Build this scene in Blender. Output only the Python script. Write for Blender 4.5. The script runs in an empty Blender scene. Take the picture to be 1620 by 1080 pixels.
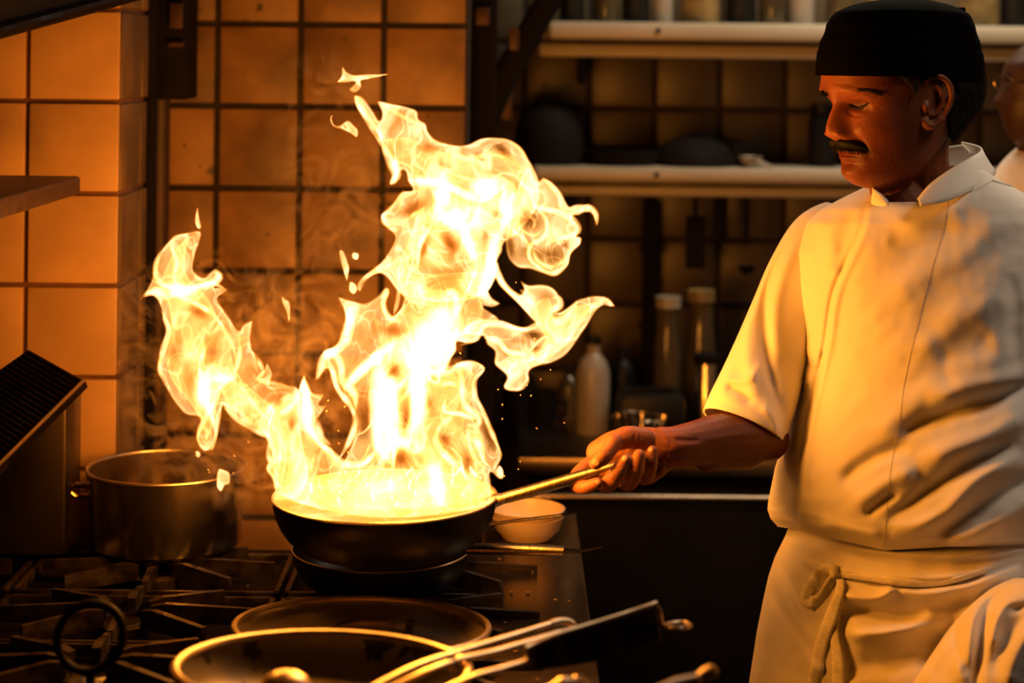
import bpy, bmesh, math, random
import numpy as np
from mathutils import Vector, Matrix, noise
from mathutils.geometry import delaunay_2d_cdt

random.seed(7); np.random.seed(7)
S = bpy.context.scene
C = S.collection
R = math.radians
# ------------------------------------------------------------------ camera
F_PX = 2884.0                     # focal length in pixels of the 1620 px wide frame
CAM_Z, HORIZON = 1.677, 90.0
ROLL = 0.011
cam_d = bpy.data.cameras.new('camera'); cam = bpy.data.objects.new('camera', cam_d); C.objects.link(cam)
cam_d.sensor_width = 36.0; cam_d.lens = 36.0 * F_PX / 1620.0
cam_d.shift_y = -(540.0 - HORIZON) / 1620.0
cam.location = (0, 0, CAM_Z); cam.rotation_euler = (R(90), -ROLL, 0)
cam_d.clip_start = 0.05; cam_d.clip_end = 60
cam_d.dof.use_dof = True; cam_d.dof.focus_distance = 2.60; cam_d.dof.aperture_fstop = 2.3
cam_d.dof.aperture_blades = 9
S.camera = cam
# ------------------------------------------------------------------ world, exposure, kitchen lamps
w = bpy.data.worlds.new('world'); S.world = w; w.use_nodes = True
w.node_tree.nodes['Background'].inputs[0].default_value = (0.03, 0.022, 0.015, 1)
w.node_tree.nodes['Background'].inputs[1].default_value = 0.05
S.view_settings.view_transform = 'Standard'; S.view_settings.look = 'None'
S.view_settings.exposure = 0.0; S.view_settings.gamma = 1.0; S.view_settings.use_curve_mapping = False
S.cycles.transparent_max_bounces = 96
S.cycles.max_bounces = 6
S.cycles.sample_clamp_indirect = 4.0

def W(px, py, Y):
    """point at depth Y that stands where the photograph shows pixel (px, py)"""
    dx, dy = px - 810.0, py - 90.0
    c, s = math.cos(ROLL), math.sin(ROLL)
    ux, uy = dx * c + dy * s, -dx * s + dy * c
    return Vector((ux * Y / F_PX, Y, CAM_Z - uy * Y / F_PX))
def PXA(P):
    """the reverse for an (n,3) array: pixel x, pixel y"""
    ux = P[:, 0] * F_PX / P[:, 1]; uy = (CAM_Z - P[:, 2]) * F_PX / P[:, 1]
    c, s = math.cos(ROLL), math.sin(ROLL)
    return ux * c - uy * s + 810.0, ux * s + uy * c + 90.0

def area(name, loc, rot, size, energy, color, size_y=None, parent=None):
    l = bpy.data.lights.new(name, 'AREA'); l.shape = 'RECTANGLE'; l.size = size; l.size_y = size_y or size
    l.energy = energy; l.color = color
    o = bpy.data.objects.new(name, l); o.location = loc; o.rotation_euler = rot; C.objects.link(o); o.parent = parent
    return o
# ceiling fittings of the aisle at the right and of the far bench (dim beside the flame)
al = area('aisle_lamp', (1.30, 2.15, 2.50), (0, 0, 0), 0.35, 1.25, (1.0, 0.76, 0.54), 0.35)
al.rotation_euler = Vector((-.38, .42, -1.1)).to_track_quat('-Z', 'Y').to_euler(); al.data.spread = R(62)
area('bench_lamp', (0.95, 3.55, 2.52), (R(14), R(0), 0), 1.1, 19.0, (1.0, 0.80, 0.55), 0.25)
# the flame's own light
FIRE_COL = (1.0, 0.31, 0.018)
FIRE = [(610, 735, 2.45, 7.0), (710, 650, 2.41, 7.5), (640, 500, 2.42, 3.4), (720, 330, 2.42, 4.0), (800, 300, 2.42, 2.8), (740, 500, 2.41, 2.2),
        (850, 520, 2.44, .4), (310, 560, 2.52, 2.8), (290, 440, 2.53, 1.2), (450, 680, 2.46, 2.6), (640, 250, 2.45, 2.0)]
FIRE_POWER = 0.95
for (px, py, Y, e) in FIRE:
    l = bpy.data.lights.new('flame_glow', 'POINT'); l.energy = e * FIRE_POWER; l.color = FIRE_COL; l.shadow_soft_size = 0.035
    o = bpy.data.objects.new('flame_glow', l); o.location = W(px, py, Y); C.objects.link(o)

# ------------------------------------------------------------------ helpers
def tag(o, label=None, cat=None, group=None, kind=None):
    if label: o['label'] = label
    if cat: o['category'] = cat
    if group: o['group'] = group
    if kind: o['kind'] = kind
    return o
def empty(name, loc, label=None, cat=None, group=None, kind=None):
    o = bpy.data.objects.new(name, None); o.location = loc; C.objects.link(o); o.empty_display_size = .05
    return tag(o, label, cat, group, kind)
def mesh(name, verts, faces, mat, parent=None, smooth=True, autosmooth=None):
    m = bpy.data.meshes.new(name)
    m.from_pydata([tuple(v) for v in verts], [], [tuple(f) for f in faces]); m.validate(); m.update()
    if smooth: m.polygons.foreach_set('use_smooth', [True] * len(m.polygons))
    if autosmooth is not None: m.set_sharp_from_angle(angle=R(autosmooth))
    if mat: m.materials.append(mat)
    o = bpy.data.objects.new(name, m); C.objects.link(o)
    if parent: attach(o, parent)
    return o
def attach(o, parent):
    """parent without moving: vertices are in world space, so offset by the parent's base"""
    o.parent = parent
    base = Vector((0, 0, 0)); q = parent
    while q: base += q.location; q = q.parent
    o.location = o.location - base
class MB:
    def __init__(s): s.v = []; s.f = []
    def add(s, v, f):
        n = len(s.v); s.v += [Vector(p) for p in v]; s.f += [[n + i for i in q] for q in f]; return s
    def box(s, lo, hi, bev=0.0, M=None):
        bm = bmesh.new(); bmesh.ops.create_cube(bm, size=1)
        for v in bm.verts: v.co = Vector([(lo[i] + hi[i]) / 2 + v.co[i] * (hi[i] - lo[i]) for i in range(3)])
        if bev: bmesh.ops.bevel(bm, geom=bm.edges[:], offset=bev, segments=2, affect='EDGES', profile=.5)
        bm.verts.index_update()
        v = [M @ q.co if M else q.co.copy() for q in bm.verts]; f = [[q.index for q in p.verts] for p in bm.faces]
        bm.free(); return s.add(v, f)
    def tube(s, pts, rad, n=12, cap=True, flat=1.0, closed=False, up=(0, 0, 1)):
        pts = [Vector(p) for p in pts]; k = len(pts)
        rad = rad if isinstance(rad, (list, tuple)) else [rad] * k
        v = []; prev = None
        for i, p in enumerate(pts):
            if closed: t = pts[(i + 1) % k] - pts[i - 1]
            else: t = pts[min(i + 1, k - 1)] - pts[max(i - 1, 0)]
            t = t.normalized() if t.length > 1e-9 else Vector((0, 0, 1))
            if prev is None:
                a = Vector(up).cross(t)
                if a.length < 1e-3: a = Vector((1, 0, 0)).cross(t)
            else: a = prev - t * prev.dot(t)
            a.normalize(); prev = a; b = t.cross(a)
            for j in range(n):
                q = 2 * math.pi * j / n
                v.append(p + (a * math.cos(q) + b * math.sin(q) * flat) * rad[i])
        f = []
        for i in range(k if closed else k - 1):
            for j in range(n):
                i2 = (i + 1) % k
                f.append([i * n + j, i * n + (j + 1) % n, i2 * n + (j + 1) % n, i2 * n + j])
        if cap and not closed:
            f.append(list(range(n))[::-1]); f.append([(k - 1) * n + j for j in range(n)])
        return s.add(v, f)
    def lathe(s, prof, n=64, c=(0, 0, 0), M=None):
        """prof: (r, z) from one end to the other; r = 0 closes"""
        v = []; f = []; rows = []
        for (r, z) in prof:
            if r < 1e-7: rows.append([len(v)]); v.append(Vector((0, 0, z)))
            else:
                rows.append(list(range(len(v), len(v) + n)))
                v += [Vector((r * math.cos(2 * math.pi * j / n), r * math.sin(2 * math.pi * j / n), z)) for j in range(n)]
        for a, b in zip(rows, rows[1:]):
            for j in range(n):
                j2 = (j + 1) % n
                if len(a) == 1 and len(b) == 1: continue
                if len(a) == 1: f.append([a[0], b[j2], b[j]])
                elif len(b) == 1: f.append([a[j], a[j2], b[0]])
                else: f.append([a[j], a[j2], b[j2], b[j]])
        c = Vector(c); v = [(M @ q if M else q) + c for q in v]
        return s.add(v, f)
    def build(s, name, mat, parent=None, smooth=True, sharp=35):
        return mesh(name, s.v, s.f, mat, parent, smooth, sharp)
def cr(pts, step=4.0, closed=False):
    """Catmull-Rom through n-dimensional points, resampled about every `step` in the first two coordinates"""
    P = [np.array(p, float) for p in pts]; n = len(P); out = []
    for i in range(n if closed else n - 1):
        if closed: a, b, c, d = P[i - 1], P[i], P[(i + 1) % n], P[(i + 2) % n]
        else: a, b, c, d = P[max(i - 1, 0)], P[i], P[i + 1], P[min(i + 2, n - 1)]
        L = np.linalg.norm((c - b)[:2]); k = max(1, int(round(L / step)))
        for j in range(k):
            t = j / k
            out.append(.5 * ((2 * b) + (-a + c) * t + (2 * a - 5 * b + 4 * c - d) * t * t + (-a + 3 * b - 3 * c + d) * t ** 3))
    if not closed: out.append(P[-1])
    return np.array(out)
def interp(x, tab, k=1):
    """smooth table lookup: tab rows (x, a, b, ...)"""
    t = np.array(tab, float); return np.interp(x, t[:, 0], t[:, k])
def smooth_tab(x, tab, k=1, w=6.0):
    t = np.array(tab, float); x = np.asarray(x, float)
    acc = 0; ws = 0
    for q in (-1.5, -1, -.5, 0, .5, 1, 1.5):
        g = math.exp(-q * q); acc = acc + g * np.interp(x + q * w, t[:, 0], t[:, k]); ws += g
    return acc / ws
def copy_tree(o, parent=None):
    c = o.copy(); C.objects.link(c); c.parent = parent
    for ch in [q for q in C.objects if q.parent == o]: copy_tree(ch, c)
    return c

# ------------------------------------------------------------------ materials
def nt(name):
    m = bpy.data.materials.new(name); m.use_nodes = True
    return m, m.node_tree, m.node_tree.nodes, m.node_tree.links
def mat(name, col, rough=.5, metal=0.0, var=0.0, scale=8.0, col2=None, bump=0.0, bscale=60.0, rvar=0.0, stretch=(1, 1, 1), spec=.5,
        attr=None, objvar=0.0, aniso=0.0, sheen=0.0, detail=6, lo=.38, hi=.62, sss=0.0, spots=None):
    m, t, N, L = nt(name); b = N['Principled BSDF']
    b.inputs['Base Color'].default_value = (*col, 1); b.inputs['Roughness'].default_value = rough
    b.inputs['Metallic'].default_value = metal; b.inputs['Specular IOR Level'].default_value = spec
    b.inputs['Anisotropic'].default_value = aniso; b.inputs['Sheen Weight'].default_value = sheen
    if sss: b.inputs['Subsurface Weight'].default_value = sss; b.inputs['Subsurface Radius'].default_value = (.012, .004, .002); b.inputs['Subsurface Scale'].default_value = 1
    tc = N.new('ShaderNodeTexCoord'); mp = N.new('ShaderNodeMapping'); mp.inputs['Scale'].default_value = stretch
    if objvar:                        # every tile shows its own piece of the pattern
        oi0 = N.new('ShaderNodeObjectInfo'); sc0 = N.new('ShaderNodeVectorMath'); sc0.operation = 'SCALE'; sc0.inputs[0].default_value = (37, 53, 71); L.new(oi0.outputs['Random'], sc0.inputs['Scale'])
        ad0 = N.new('ShaderNodeVectorMath'); L.new(tc.outputs['Object'], ad0.inputs[0]); L.new(sc0.outputs[0], ad0.inputs[1]); L.new(ad0.outputs[0], mp.inputs[0])
    else: L.new(tc.outputs['Object'], mp.inputs[0])
    cur = None
    if var or col2:
        n = N.new('ShaderNodeTexNoise'); n.inputs['Scale'].default_value = scale; n.inputs['Detail'].default_value = detail
        L.new(mp.outputs[0], n.inputs['Vector'])
        mr = N.new('ShaderNodeMapRange'); mr.inputs[1].default_value = lo; mr.inputs[2].default_value = hi; L.new(n.outputs[0], mr.inputs[0])
        mx = N.new('ShaderNodeMix'); mx.data_type = 'RGBA'; L.new(mr.outputs[0], mx.inputs[0])
        c2 = col2 or tuple(c * (1 - var) for c in col)
        mx.inputs[6].default_value = (*col, 1); mx.inputs[7].default_value = (*c2, 1); cur = mx.outputs[2]
        if rvar:
            ra = N.new('ShaderNodeMapRange'); ra.inputs[3].default_value = rough - rvar; ra.inputs[4].default_value = rough + rvar
            L.new(mr.outputs[0], ra.inputs[0]); L.new(ra.outputs[0], b.inputs['Roughness'])
    if spots:                         # (colour, scale, threshold)
        sc, ss, th = spots
        n = N.new('ShaderNodeTexNoise'); n.inputs['Scale'].default_value = ss; n.inputs['Detail'].default_value = 5; L.new(mp.outputs[0], n.inputs['Vector'])
        mr = N.new('ShaderNodeMapRange'); mr.inputs[1].default_value = th; mr.inputs[2].default_value = th + .04; L.new(n.outputs[0], mr.inputs[0])
        mx = N.new('ShaderNodeMix'); mx.data_type = 'RGBA'; L.new(mr.outputs[0], mx.inputs[0])
        if cur: L.new(cur, mx.inputs[6])
        else: mx.inputs[6].default_value = (*col, 1)
        mx.inputs[7].default_value = (*sc, 1); cur = mx.outputs[2]
    if objvar:
        oi = N.new('ShaderNodeObjectInfo'); mr = N.new('ShaderNodeMapRange'); mr.inputs[3].default_value = 1 - objvar; mr.inputs[4].default_value = 1.0
        L.new(oi.outputs['Random'], mr.inputs[0]); mu = N.new('ShaderNodeVectorMath'); mu.operation = 'SCALE'
        if cur: L.new(cur, mu.inputs[0])
        else: mu.inputs[0].default_value = col
        L.new(mr.outputs[0], mu.inputs['Scale']); cur = mu.outputs[0]
    if attr:
        at = N.new('ShaderNodeVertexColor'); at.layer_name = attr
        mu = N.new('ShaderNodeMix'); mu.data_type = 'RGBA'; mu.blend_type = 'MULTIPLY'; mu.inputs[0].default_value = 1
        if cur: L.new(cur, mu.inputs[6])
        else: mu.inputs[6].default_value = (*col, 1)
        L.new(at.outputs[0], mu.inputs[7]); cur = mu.outputs[2]
    if cur: L.new(cur, b.inputs['Base Color'])
    if bump:
        n = N.new('ShaderNodeTexNoise'); n.inputs['Scale'].default_value = bscale; n.inputs['Detail'].default_value = 4; L.new(mp.outputs[0], n.inputs['Vector'])
        bp = N.new('ShaderNodeBump'); bp.inputs['Strength'].default_value = bump; bp.inputs['Distance'].default_value = .002
        L.new(n.outputs[0], bp.inputs['Height']); L.new(bp.outputs[0], b.inputs['Normal'])
    return m
def flame_mat(name, soft=False, gain=1.0, wav=7.0):
    """thin glowing gas: adds its light to what is behind it; density follows the vertex attribute and a curling noise"""
    m, t, N, L = nt(name); N.remove(N['Principled BSDF']); out = N['Material Output']
    at = N.new('ShaderNodeAttribute'); at.attribute_name = 'gas_amount'
    tc = N.new('ShaderNodeTexCoord'); n1 = N.new('ShaderNodeTexNoise'); n1.inputs['Scale'].default_value = wav; n1.inputs['Detail'].default_value = 1
    L.new(tc.outputs['Object'], n1.inputs['Vector'])
    sb = N.new('ShaderNodeVectorMath'); sb.operation = 'SUBTRACT'; sb.inputs[1].default_value = (.5, .5, .5); L.new(n1.outputs['Color'], sb.inputs[0])
    sc = N.new('ShaderNodeVectorMath'); sc.operation = 'SCALE'; sc.inputs['Scale'].default_value = .30; L.new(sb.outputs[0], sc.inputs[0])
    ad = N.new('ShaderNodeVectorMath'); ad.operation = 'ADD'; L.new(tc.outputs['Object'], ad.inputs[0]); L.new(sc.outputs[0], ad.inputs[1])
    mp = N.new('ShaderNodeMapping'); mp.inputs['Scale'].default_value = (1, 1, .42); L.new(ad.outputs[0], mp.inputs[0])
    n2 = N.new('ShaderNodeTexNoise'); n2.inputs['Scale'].default_value = 22; n2.inputs['Detail'].default_value = 3; n2.inputs['Roughness'].default_value = .45
    L.new(mp.outputs[0], n2.inputs['Vector'])
    # broad density variation
    mr = N.new('ShaderNodeMapRange'); mr.inputs[1].default_value = .33; mr.inputs[2].default_value = .62; mr.inputs[3].default_value = .52; mr.inputs[4].default_value = 1.25
    L.new(n2.outputs[0], mr.inputs[0])
    # thin folded filaments: the level lines of a second noise
    n3 = N.new('ShaderNodeTexNoise'); n3.inputs['Scale'].default_value = 13; n3.inputs['Detail'].default_value = 2; L.new(mp.outputs[0], n3.inputs['Vector'])
    s5 = N.new('ShaderNodeMath'); s5.operation = 'SUBTRACT'; s5.inputs[1].default_value = .5; L.new(n3.outputs[0], s5.inputs[0])
    ab = N.new('ShaderNodeMath'); ab.operation = 'ABSOLUTE'; L.new(s5.outputs[0], ab.inputs[0])
    ml = N.new('ShaderNodeMapRange'); ml.inputs[1].default_value = 0; ml.inputs[2].default_value = .035; ml.inputs[3].default_value = .85; ml.inputs[4].default_value = 0
    ml.interpolation_type = 'SMOOTHSTEP'; L.new(ab.outputs[0], ml.inputs[0])
    s = N.new('ShaderNodeMath'); s.operation = 'ADD'; L.new(mr.outputs[0], s.inputs[0]); L.new(ml.outputs[0], s.inputs[1])
    mu = N.new('ShaderNodeMath'); mu.operation = 'MULTIPLY'; L.new(at.outputs['Fac'], mu.inputs[0]); L.new(s.outputs[0], mu.inputs[1])
    if soft:                          # round strands: light in proportion to the chord through them
        mu.inputs[1].default_value = 1.0; t.links.remove(mu.inputs[1].links[0])
        ge = N.new('ShaderNodeNewGeometry'); dt = N.new('ShaderNodeVectorMath'); dt.operation = 'DOT_PRODUCT'
        L.new(ge.outputs['Normal'], dt.inputs[0]); L.new(ge.outputs['Incoming'], dt.inputs[1])
        a2 = N.new('ShaderNodeMath'); a2.operation = 'ABSOLUTE'; L.new(dt.outputs['Value'], a2.inputs[0])
        p2 = N.new('ShaderNodeMath'); p2.operation = 'POWER'; p2.inputs[1].default_value = 2.6; L.new(a2.outputs[0], p2.inputs[0])
        m3 = N.new('ShaderNodeMath'); m3.operation = 'MULTIPLY'; L.new(mu.outputs[0], m3.inputs[0]); L.new(p2.outputs[0], m3.inputs[1]); mu = m3
    ram = N.new('ShaderNodeValToRGB'); e = ram.color_ramp.elements
    e[0].position = 0; e[0].color = (1, .20, .006, 1); e[1].position = 1; e[1].color = (1, .60, .26, 1)
    e2 = ram.color_ramp.elements.new(.35); e2.color = (1, .40, .075, 1)
    L.new(mu.outputs[0], ram.inputs[0])
    g = N.new('ShaderNodeMath'); g.operation = 'MULTIPLY'; g.inputs[1].default_value = gain; L.new(mu.outputs[0], g.inputs[0])
    em = N.new('ShaderNodeEmission'); L.new(ram.outputs[0], em.inputs[0]); L.new(g.outputs[0], em.inputs[1])
    tr = N.new('ShaderNodeBsdfTransparent'); add = N.new('ShaderNodeAddShader'); L.new(em.outputs[0], add.inputs[0]); L.new(tr.outputs[0], add.inputs[1])
    L.new(add.outputs[0], out.inputs[0])
    m.cycles.emission_sampling = 'NONE'
    return m
def smoke_mat(name):
    m, t, N, L = nt(name); N.remove(N['Principled BSDF']); out = N['Material Output']
    at = N.new('ShaderNodeAttribute'); at.attribute_name = 'gas_amount'
    tc = N.new('ShaderNodeTexCoord'); n1 = N.new('ShaderNodeTexNoise'); n1.inputs['Scale'].default_value = 16; n1.inputs['Detail'].default_value = 6
    n1.inputs['Distortion'].default_value = 2.2; L.new(tc.outputs['Object'], n1.inputs['Vector'])
    mr = N.new('ShaderNodeMapRange'); mr.inputs[1].default_value = .40; mr.inputs[2].default_value = .75; mr.inputs[4].default_value = .5; L.new(n1.outputs[0], mr.inputs[0])
    mu = N.new('ShaderNodeMath'); mu.operation = 'MULTIPLY'; L.new(at.outputs['Fac'], mu.inputs[0]); L.new(mr.outputs[0], mu.inputs[1])
    df = N.new('ShaderNodeBsdfDiffuse'); df.inputs[0].default_value = (.55, .42, .30, 1)
    tl = N.new('ShaderNodeBsdfTranslucent'); tl.inputs[0].default_value = (.55, .42, .30, 1)
    mx0 = N.new('ShaderNodeMixShader'); L.new(df.outputs[0], mx0.inputs[1]); L.new(tl.outputs[0], mx0.inputs[2])
    tr = N.new('ShaderNodeBsdfTransparent'); mx = N.new('ShaderNodeMixShader')
    L.new(mu.outputs[0], mx.inputs[0]); L.new(tr.outputs[0], mx.inputs[1]); L.new(mx0.outputs[0], mx.inputs[2]); L.new(mx.outputs[0], out.inputs[0])
    return m
M = {}
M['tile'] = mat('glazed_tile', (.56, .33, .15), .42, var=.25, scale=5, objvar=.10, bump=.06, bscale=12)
M['tile_dirty'] = mat('sooty_tile', (.29, .155, .057), .55, col2=(.11, .053, .02), scale=7, objvar=.25, bump=.25, bscale=30, lo=.40, hi=.66, detail=10, spots=((.04, .018, .008), 34, .67))
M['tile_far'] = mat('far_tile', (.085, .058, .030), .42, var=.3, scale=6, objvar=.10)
M['grout_light'] = mat('brown_grout', (.13, .05, .02), .9, var=.5, scale=12)
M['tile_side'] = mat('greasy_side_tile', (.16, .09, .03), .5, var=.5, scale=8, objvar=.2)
M['grout'] = mat('dark_grout', (.018, .010, .006), .9, var=.5, scale=30)
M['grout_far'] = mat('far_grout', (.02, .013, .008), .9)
M['black_metal'] = mat('blackened_steel', (.003, .002, .0016), .5, .0, col2=(.006, .0035, .0022), scale=18, rvar=.12, bump=.2, bscale=90, spec=.06)
M['cast'] = mat('cast_iron', (.005, .003, .0025), .36, .0, col2=(.016, .009, .005), scale=30, rvar=.12, bump=.35, bscale=140, spec=.7)
M['rust'] = mat('rusty_pipe', (.05, .018, .011), .55, .3, col2=(.03, .018, .014), scale=14, bump=.2)
M['soot'] = mat('sooty_post', (.005, .003, .0025), .8, .0, var=.5, scale=10, spec=.15)
M['steel'] = mat('brushed_steel', (.62, .50, .36), .21, 1.0, var=.15, scale=7, rvar=.04)
M['pan_in'] = mat('pan_inside', (.52, .42, .30), .27, .80, var=.3, scale=9, rvar=.06)
M['pan_used'] = mat('used_pan_inside', (.22, .19, .14), .40, .5, var=.3, scale=7, rvar=.1, spots=((.02, .016, .012), 26, .60))
M['pan_rim'] = mat('pan_rim', (.66, .52, .36), .36, 1.0, var=.2, scale=40)
M['pan_out'] = mat('carbon_steel', (.0035, .002, .0015), .5, .0, col2=(.016, .009, .004), scale=20, rvar=.1, lo=.55, hi=.8, bump=.1, spec=.12)
M['counter'] = mat('worn_steel', (.26, .20, .14), .30, 1.0, col2=(.17, .125, .085), scale=5, rvar=.07, bump=.05, bscale=50)
M['black_plastic'] = mat('black_plastic', (.004, .0035, .003), .5, spec=.25)
M['wood'] = mat('dark_wood', (.045, .017, .008), .5, col2=(.012, .005, .003), scale=9, stretch=(1, 10, 10), bump=.25, bscale=40)
M['shelf'] = mat('painted_shelf', (.38, .34, .27), .45, var=.12, scale=4)
M['ceramic'] = mat('cream_ceramic', (.66, .50, .32), .35)
M['white_plastic'] = mat('white_plastic', (.25, .22, .18), .4)
M['cloth'] = mat('white_cotton', (.80, .76, .70), .85, var=.05, scale=5, bump=.25, bscale=900, spec=.2, sheen=.1)
M['cloth2'] = mat('apron_cotton', (.78, .73, .66), .85, var=.06, scale=6, bump=.3, bscale=700, spec=.2)
M['tape'] = mat('cotton_tape', (.85, .80, .70), .9, var=.15, scale=120, stretch=(1, 1, 3), bump=.4, bscale=500)
M['thread'] = mat('seam_thread', (.42, .36, .28), .9)
M['cap'] = mat('black_cap', (.0015, .001, .001), .9, bump=.2, bscale=500, spec=.04)
M['hair'] = mat('black_hair', (.004, .0025, .002), .7, bump=.6, bscale=500, spec=.25)
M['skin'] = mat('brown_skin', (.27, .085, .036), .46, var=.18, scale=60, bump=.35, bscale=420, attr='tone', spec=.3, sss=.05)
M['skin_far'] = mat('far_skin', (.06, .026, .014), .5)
M['eye'] = mat('eye_white', (.30, .22, .16), .45)
M['iris'] = mat('dark_iris', (.02, .010, .006), .35)
M['nail'] = mat('finger_nail', (.55, .30, .20), .25)
M['trouser'] = mat('dark_trousers', (.03, .03, .032), .9)
M['shoe'] = mat('black_shoe', (.012, .012, .012), .4)
M['glass'] = mat('jar_glass', (.08, .06, .03), .15, var=.5, scale=9)
M['food'] = mat('jar_content', (.22, .15, .05), .6, var=.5, scale=18)
M['floor'] = mat('floor_tile', (.05, .035, .03), .5, var=.3, scale=6)
M['ceil'] = mat('ceiling_paint', (.10, .08, .06), .9)
M['flame'] = flame_mat('flame_gas')
M['flame_line'] = flame_mat('flame_filament', soft=True)
M['smoke'] = smoke_mat('smoke')
# ================================================================== the room
def structure(o): o['kind'] = 'structure'; return o
# floor, ceiling and the walls the frame does not reach
structure(MB().box((-2.2, -1.0, -.05), (3.0, 4.45, 0)).build('floor', M['floor'], smooth=False))
structure(MB().box((-2.2, -1.0, 2.62), (3.0, 4.45, 2.67)).build('ceiling', M['ceil'], smooth=False))
structure(MB().box((3.0, -1.0, 0), (3.05, 4.45, 2.62)).build('wall_right', M['tile_dirty'], smooth=False))
structure(MB().box((-2.25, -1.0, 0), (-2.2, 4.45, 2.62)).build('wall_left', M['tile_dirty'], smooth=False))

def tile_mesh(name, w_, h_, t, m, bev=.0025):
    b = MB().box((-w_ / 2, 0, -h_ / 2), (w_ / 2, t, h_ / 2), bev); o = b.build(name, m, None, True, 40)
    me = o.data; bpy.data.objects.remove(o); return me
TW = .1425
def tiles(parent, xs, zs, Y, me_full, mname, gap=.0105, rot=0.0, side=False):
    """a tile between each pair of neighbouring joints; xs along X (or along Y when side), zs upward"""
    cache = {}
    for i in range(len(xs) - 1):
        for j in range(len(zs) - 1):
            w_ = xs[i + 1] - xs[i] - gap; h_ = zs[j + 1] - zs[j] - gap
            if w_ < .01 or h_ < .01: continue
            key = (round(w_, 3), round(h_, 3))
            if key not in cache: cache[key] = tile_mesh('tile', w_, h_, .009, M[mname])
            o = bpy.data.objects.new('tile', cache[key]); C.objects.link(o)
            a, b_ = (xs[i] + xs[i + 1]) / 2, (zs[j] + zs[j + 1]) / 2
            jit = random.uniform(-.0012, .0012)
            if side: o.location = (Y + .006 + jit, a, b_); o.rotation_euler = (random.uniform(-.004, .004), 0, R(90))
            else: o.location = (a, Y - .006 + jit, b_); o.rotation_euler = (random.uniform(-.004, .004), 0, random.uniform(-.004, .004))
            o.parent = parent
def sx(px, Y, py=250): return W(px, py, Y).x
# --- tiled wall behind the stove
YB = 3.33
wb = structure(MB().box((-1.45, YB, 0), (-.079, YB + .10, 2.62), .004).build('wall_back', M['grout'], smooth=False))
xj = [-.537 + .1515 * k for k in range(-6, 4)]; xj[-1] = -.080
zj = [W(345, 427, YB).z + .150 * k for k in range(-4, 7)]
tiles(wb, xj, zj, YB, None, 'tile_dirty')
# --- tiled pillar that stands out at the left
YP = 2.98
xc = -.641
wp = structure(MB().box((-1.45, YP, 0), (xc, YB - .012, 2.62), .003).build('wall_pillar', M['grout_light'], smooth=False))
zp = [W(60, 450, YP).z + .150 * k for k in range(-3, 8)]
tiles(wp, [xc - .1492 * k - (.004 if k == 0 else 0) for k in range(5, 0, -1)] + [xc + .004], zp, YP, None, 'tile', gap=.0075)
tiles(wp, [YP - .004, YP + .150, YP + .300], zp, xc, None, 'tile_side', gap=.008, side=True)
# --- far wall across the aisle
YF = 4.20
wf = structure(MB().box((-.6, YF, 0), (3.0, YF + .1, 2.62)).build('wall_far', M['grout_far'], smooth=False))
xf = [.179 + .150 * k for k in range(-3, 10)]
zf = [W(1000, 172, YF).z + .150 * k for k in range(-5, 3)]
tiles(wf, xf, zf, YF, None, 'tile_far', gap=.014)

# --- sooty pipe and junction box in the corner
t = empty('gas_pipe', (sx(262, 3.27), 3.27, 0), 'dark rusty upright pipe in the corner beside the tiled pillar', 'pipe')
x0 = sx(250, 3.25); MB().tube([(x0, 3.26, .4), (x0, 3.26, 2.6)], .019, 20).build('pipe', M['rust'], t)
x1 = sx(236, 3.19); MB().tube([(x1, 3.19, .4), (x1, 3.19, 2.6)], .013, 16).build('thin_pipe', M['soot'], t)
for z in (1.25, 1.62, 2.0): MB().box((x0 - .032, 3.235, z - .012), (x0 + .032, 3.33, z + .012), .003).build('pipe_clamp', M['soot'], t)
x2 = sx(280, 3.24)
t = empty('duct_box', (x2, 3.24, W(280, 158, 3.24).z), 'black sooty box fixed high in the corner beside the rusty pipe', 'box')
MB().box((x2 - .050, 3.21, W(280, 158, 3.21).z), (x2 + .021, 3.325, 2.3), .006).build('housing', M['soot'], t)
MB().box((x2 - .008, 3.195, W(280, 45, 3.2).z), (x2 + .014, 3.212, W(280, 5, 3.2).z), .002).build('cover_plate', M['rust'], t)
MB().tube([W(268, 70, 3.20), W(290, 70, 3.20)], .006, 10).build('latch', M['rust'], t)

# --- extraction hood in the upper left corner: sloping sheet with a drip edge
hood = empty('extraction_hood', (-.9, 2.6, 2.0), 'dark sooty extraction hood edge at the upper left corner', 'hood')
A = W(232, -6, 2.88); B = W(-260, 130, 2.15)
d = (B - A)
hv = [A, B, B + Vector((-.6, .1, .0)), A + Vector((-.9, .05, 0)), A + Vector((.0, .1, .45)), B + Vector((0, .1, .45)), B + Vector((-.6, .1, .45)), A + Vector((-.9, .1, .45))]
mesh('canopy', hv, [(0, 1, 2, 3), (4, 7, 6, 5), (0, 4, 5, 1), (1, 5, 6, 2), (2, 6, 7, 3), (3, 7, 4, 0)], M['soot'], hood, False)
MB().tube([A + Vector((.0, 0, .008)), B + Vector((.0, 0, .008))], .011, 10).build('drip_edge', M['black_metal'], hood)
MB().tube([W(180, -22, 2.8), W(-160, 62, 2.3)], .009, 10).build('rail', M['rust'], hood)

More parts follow.
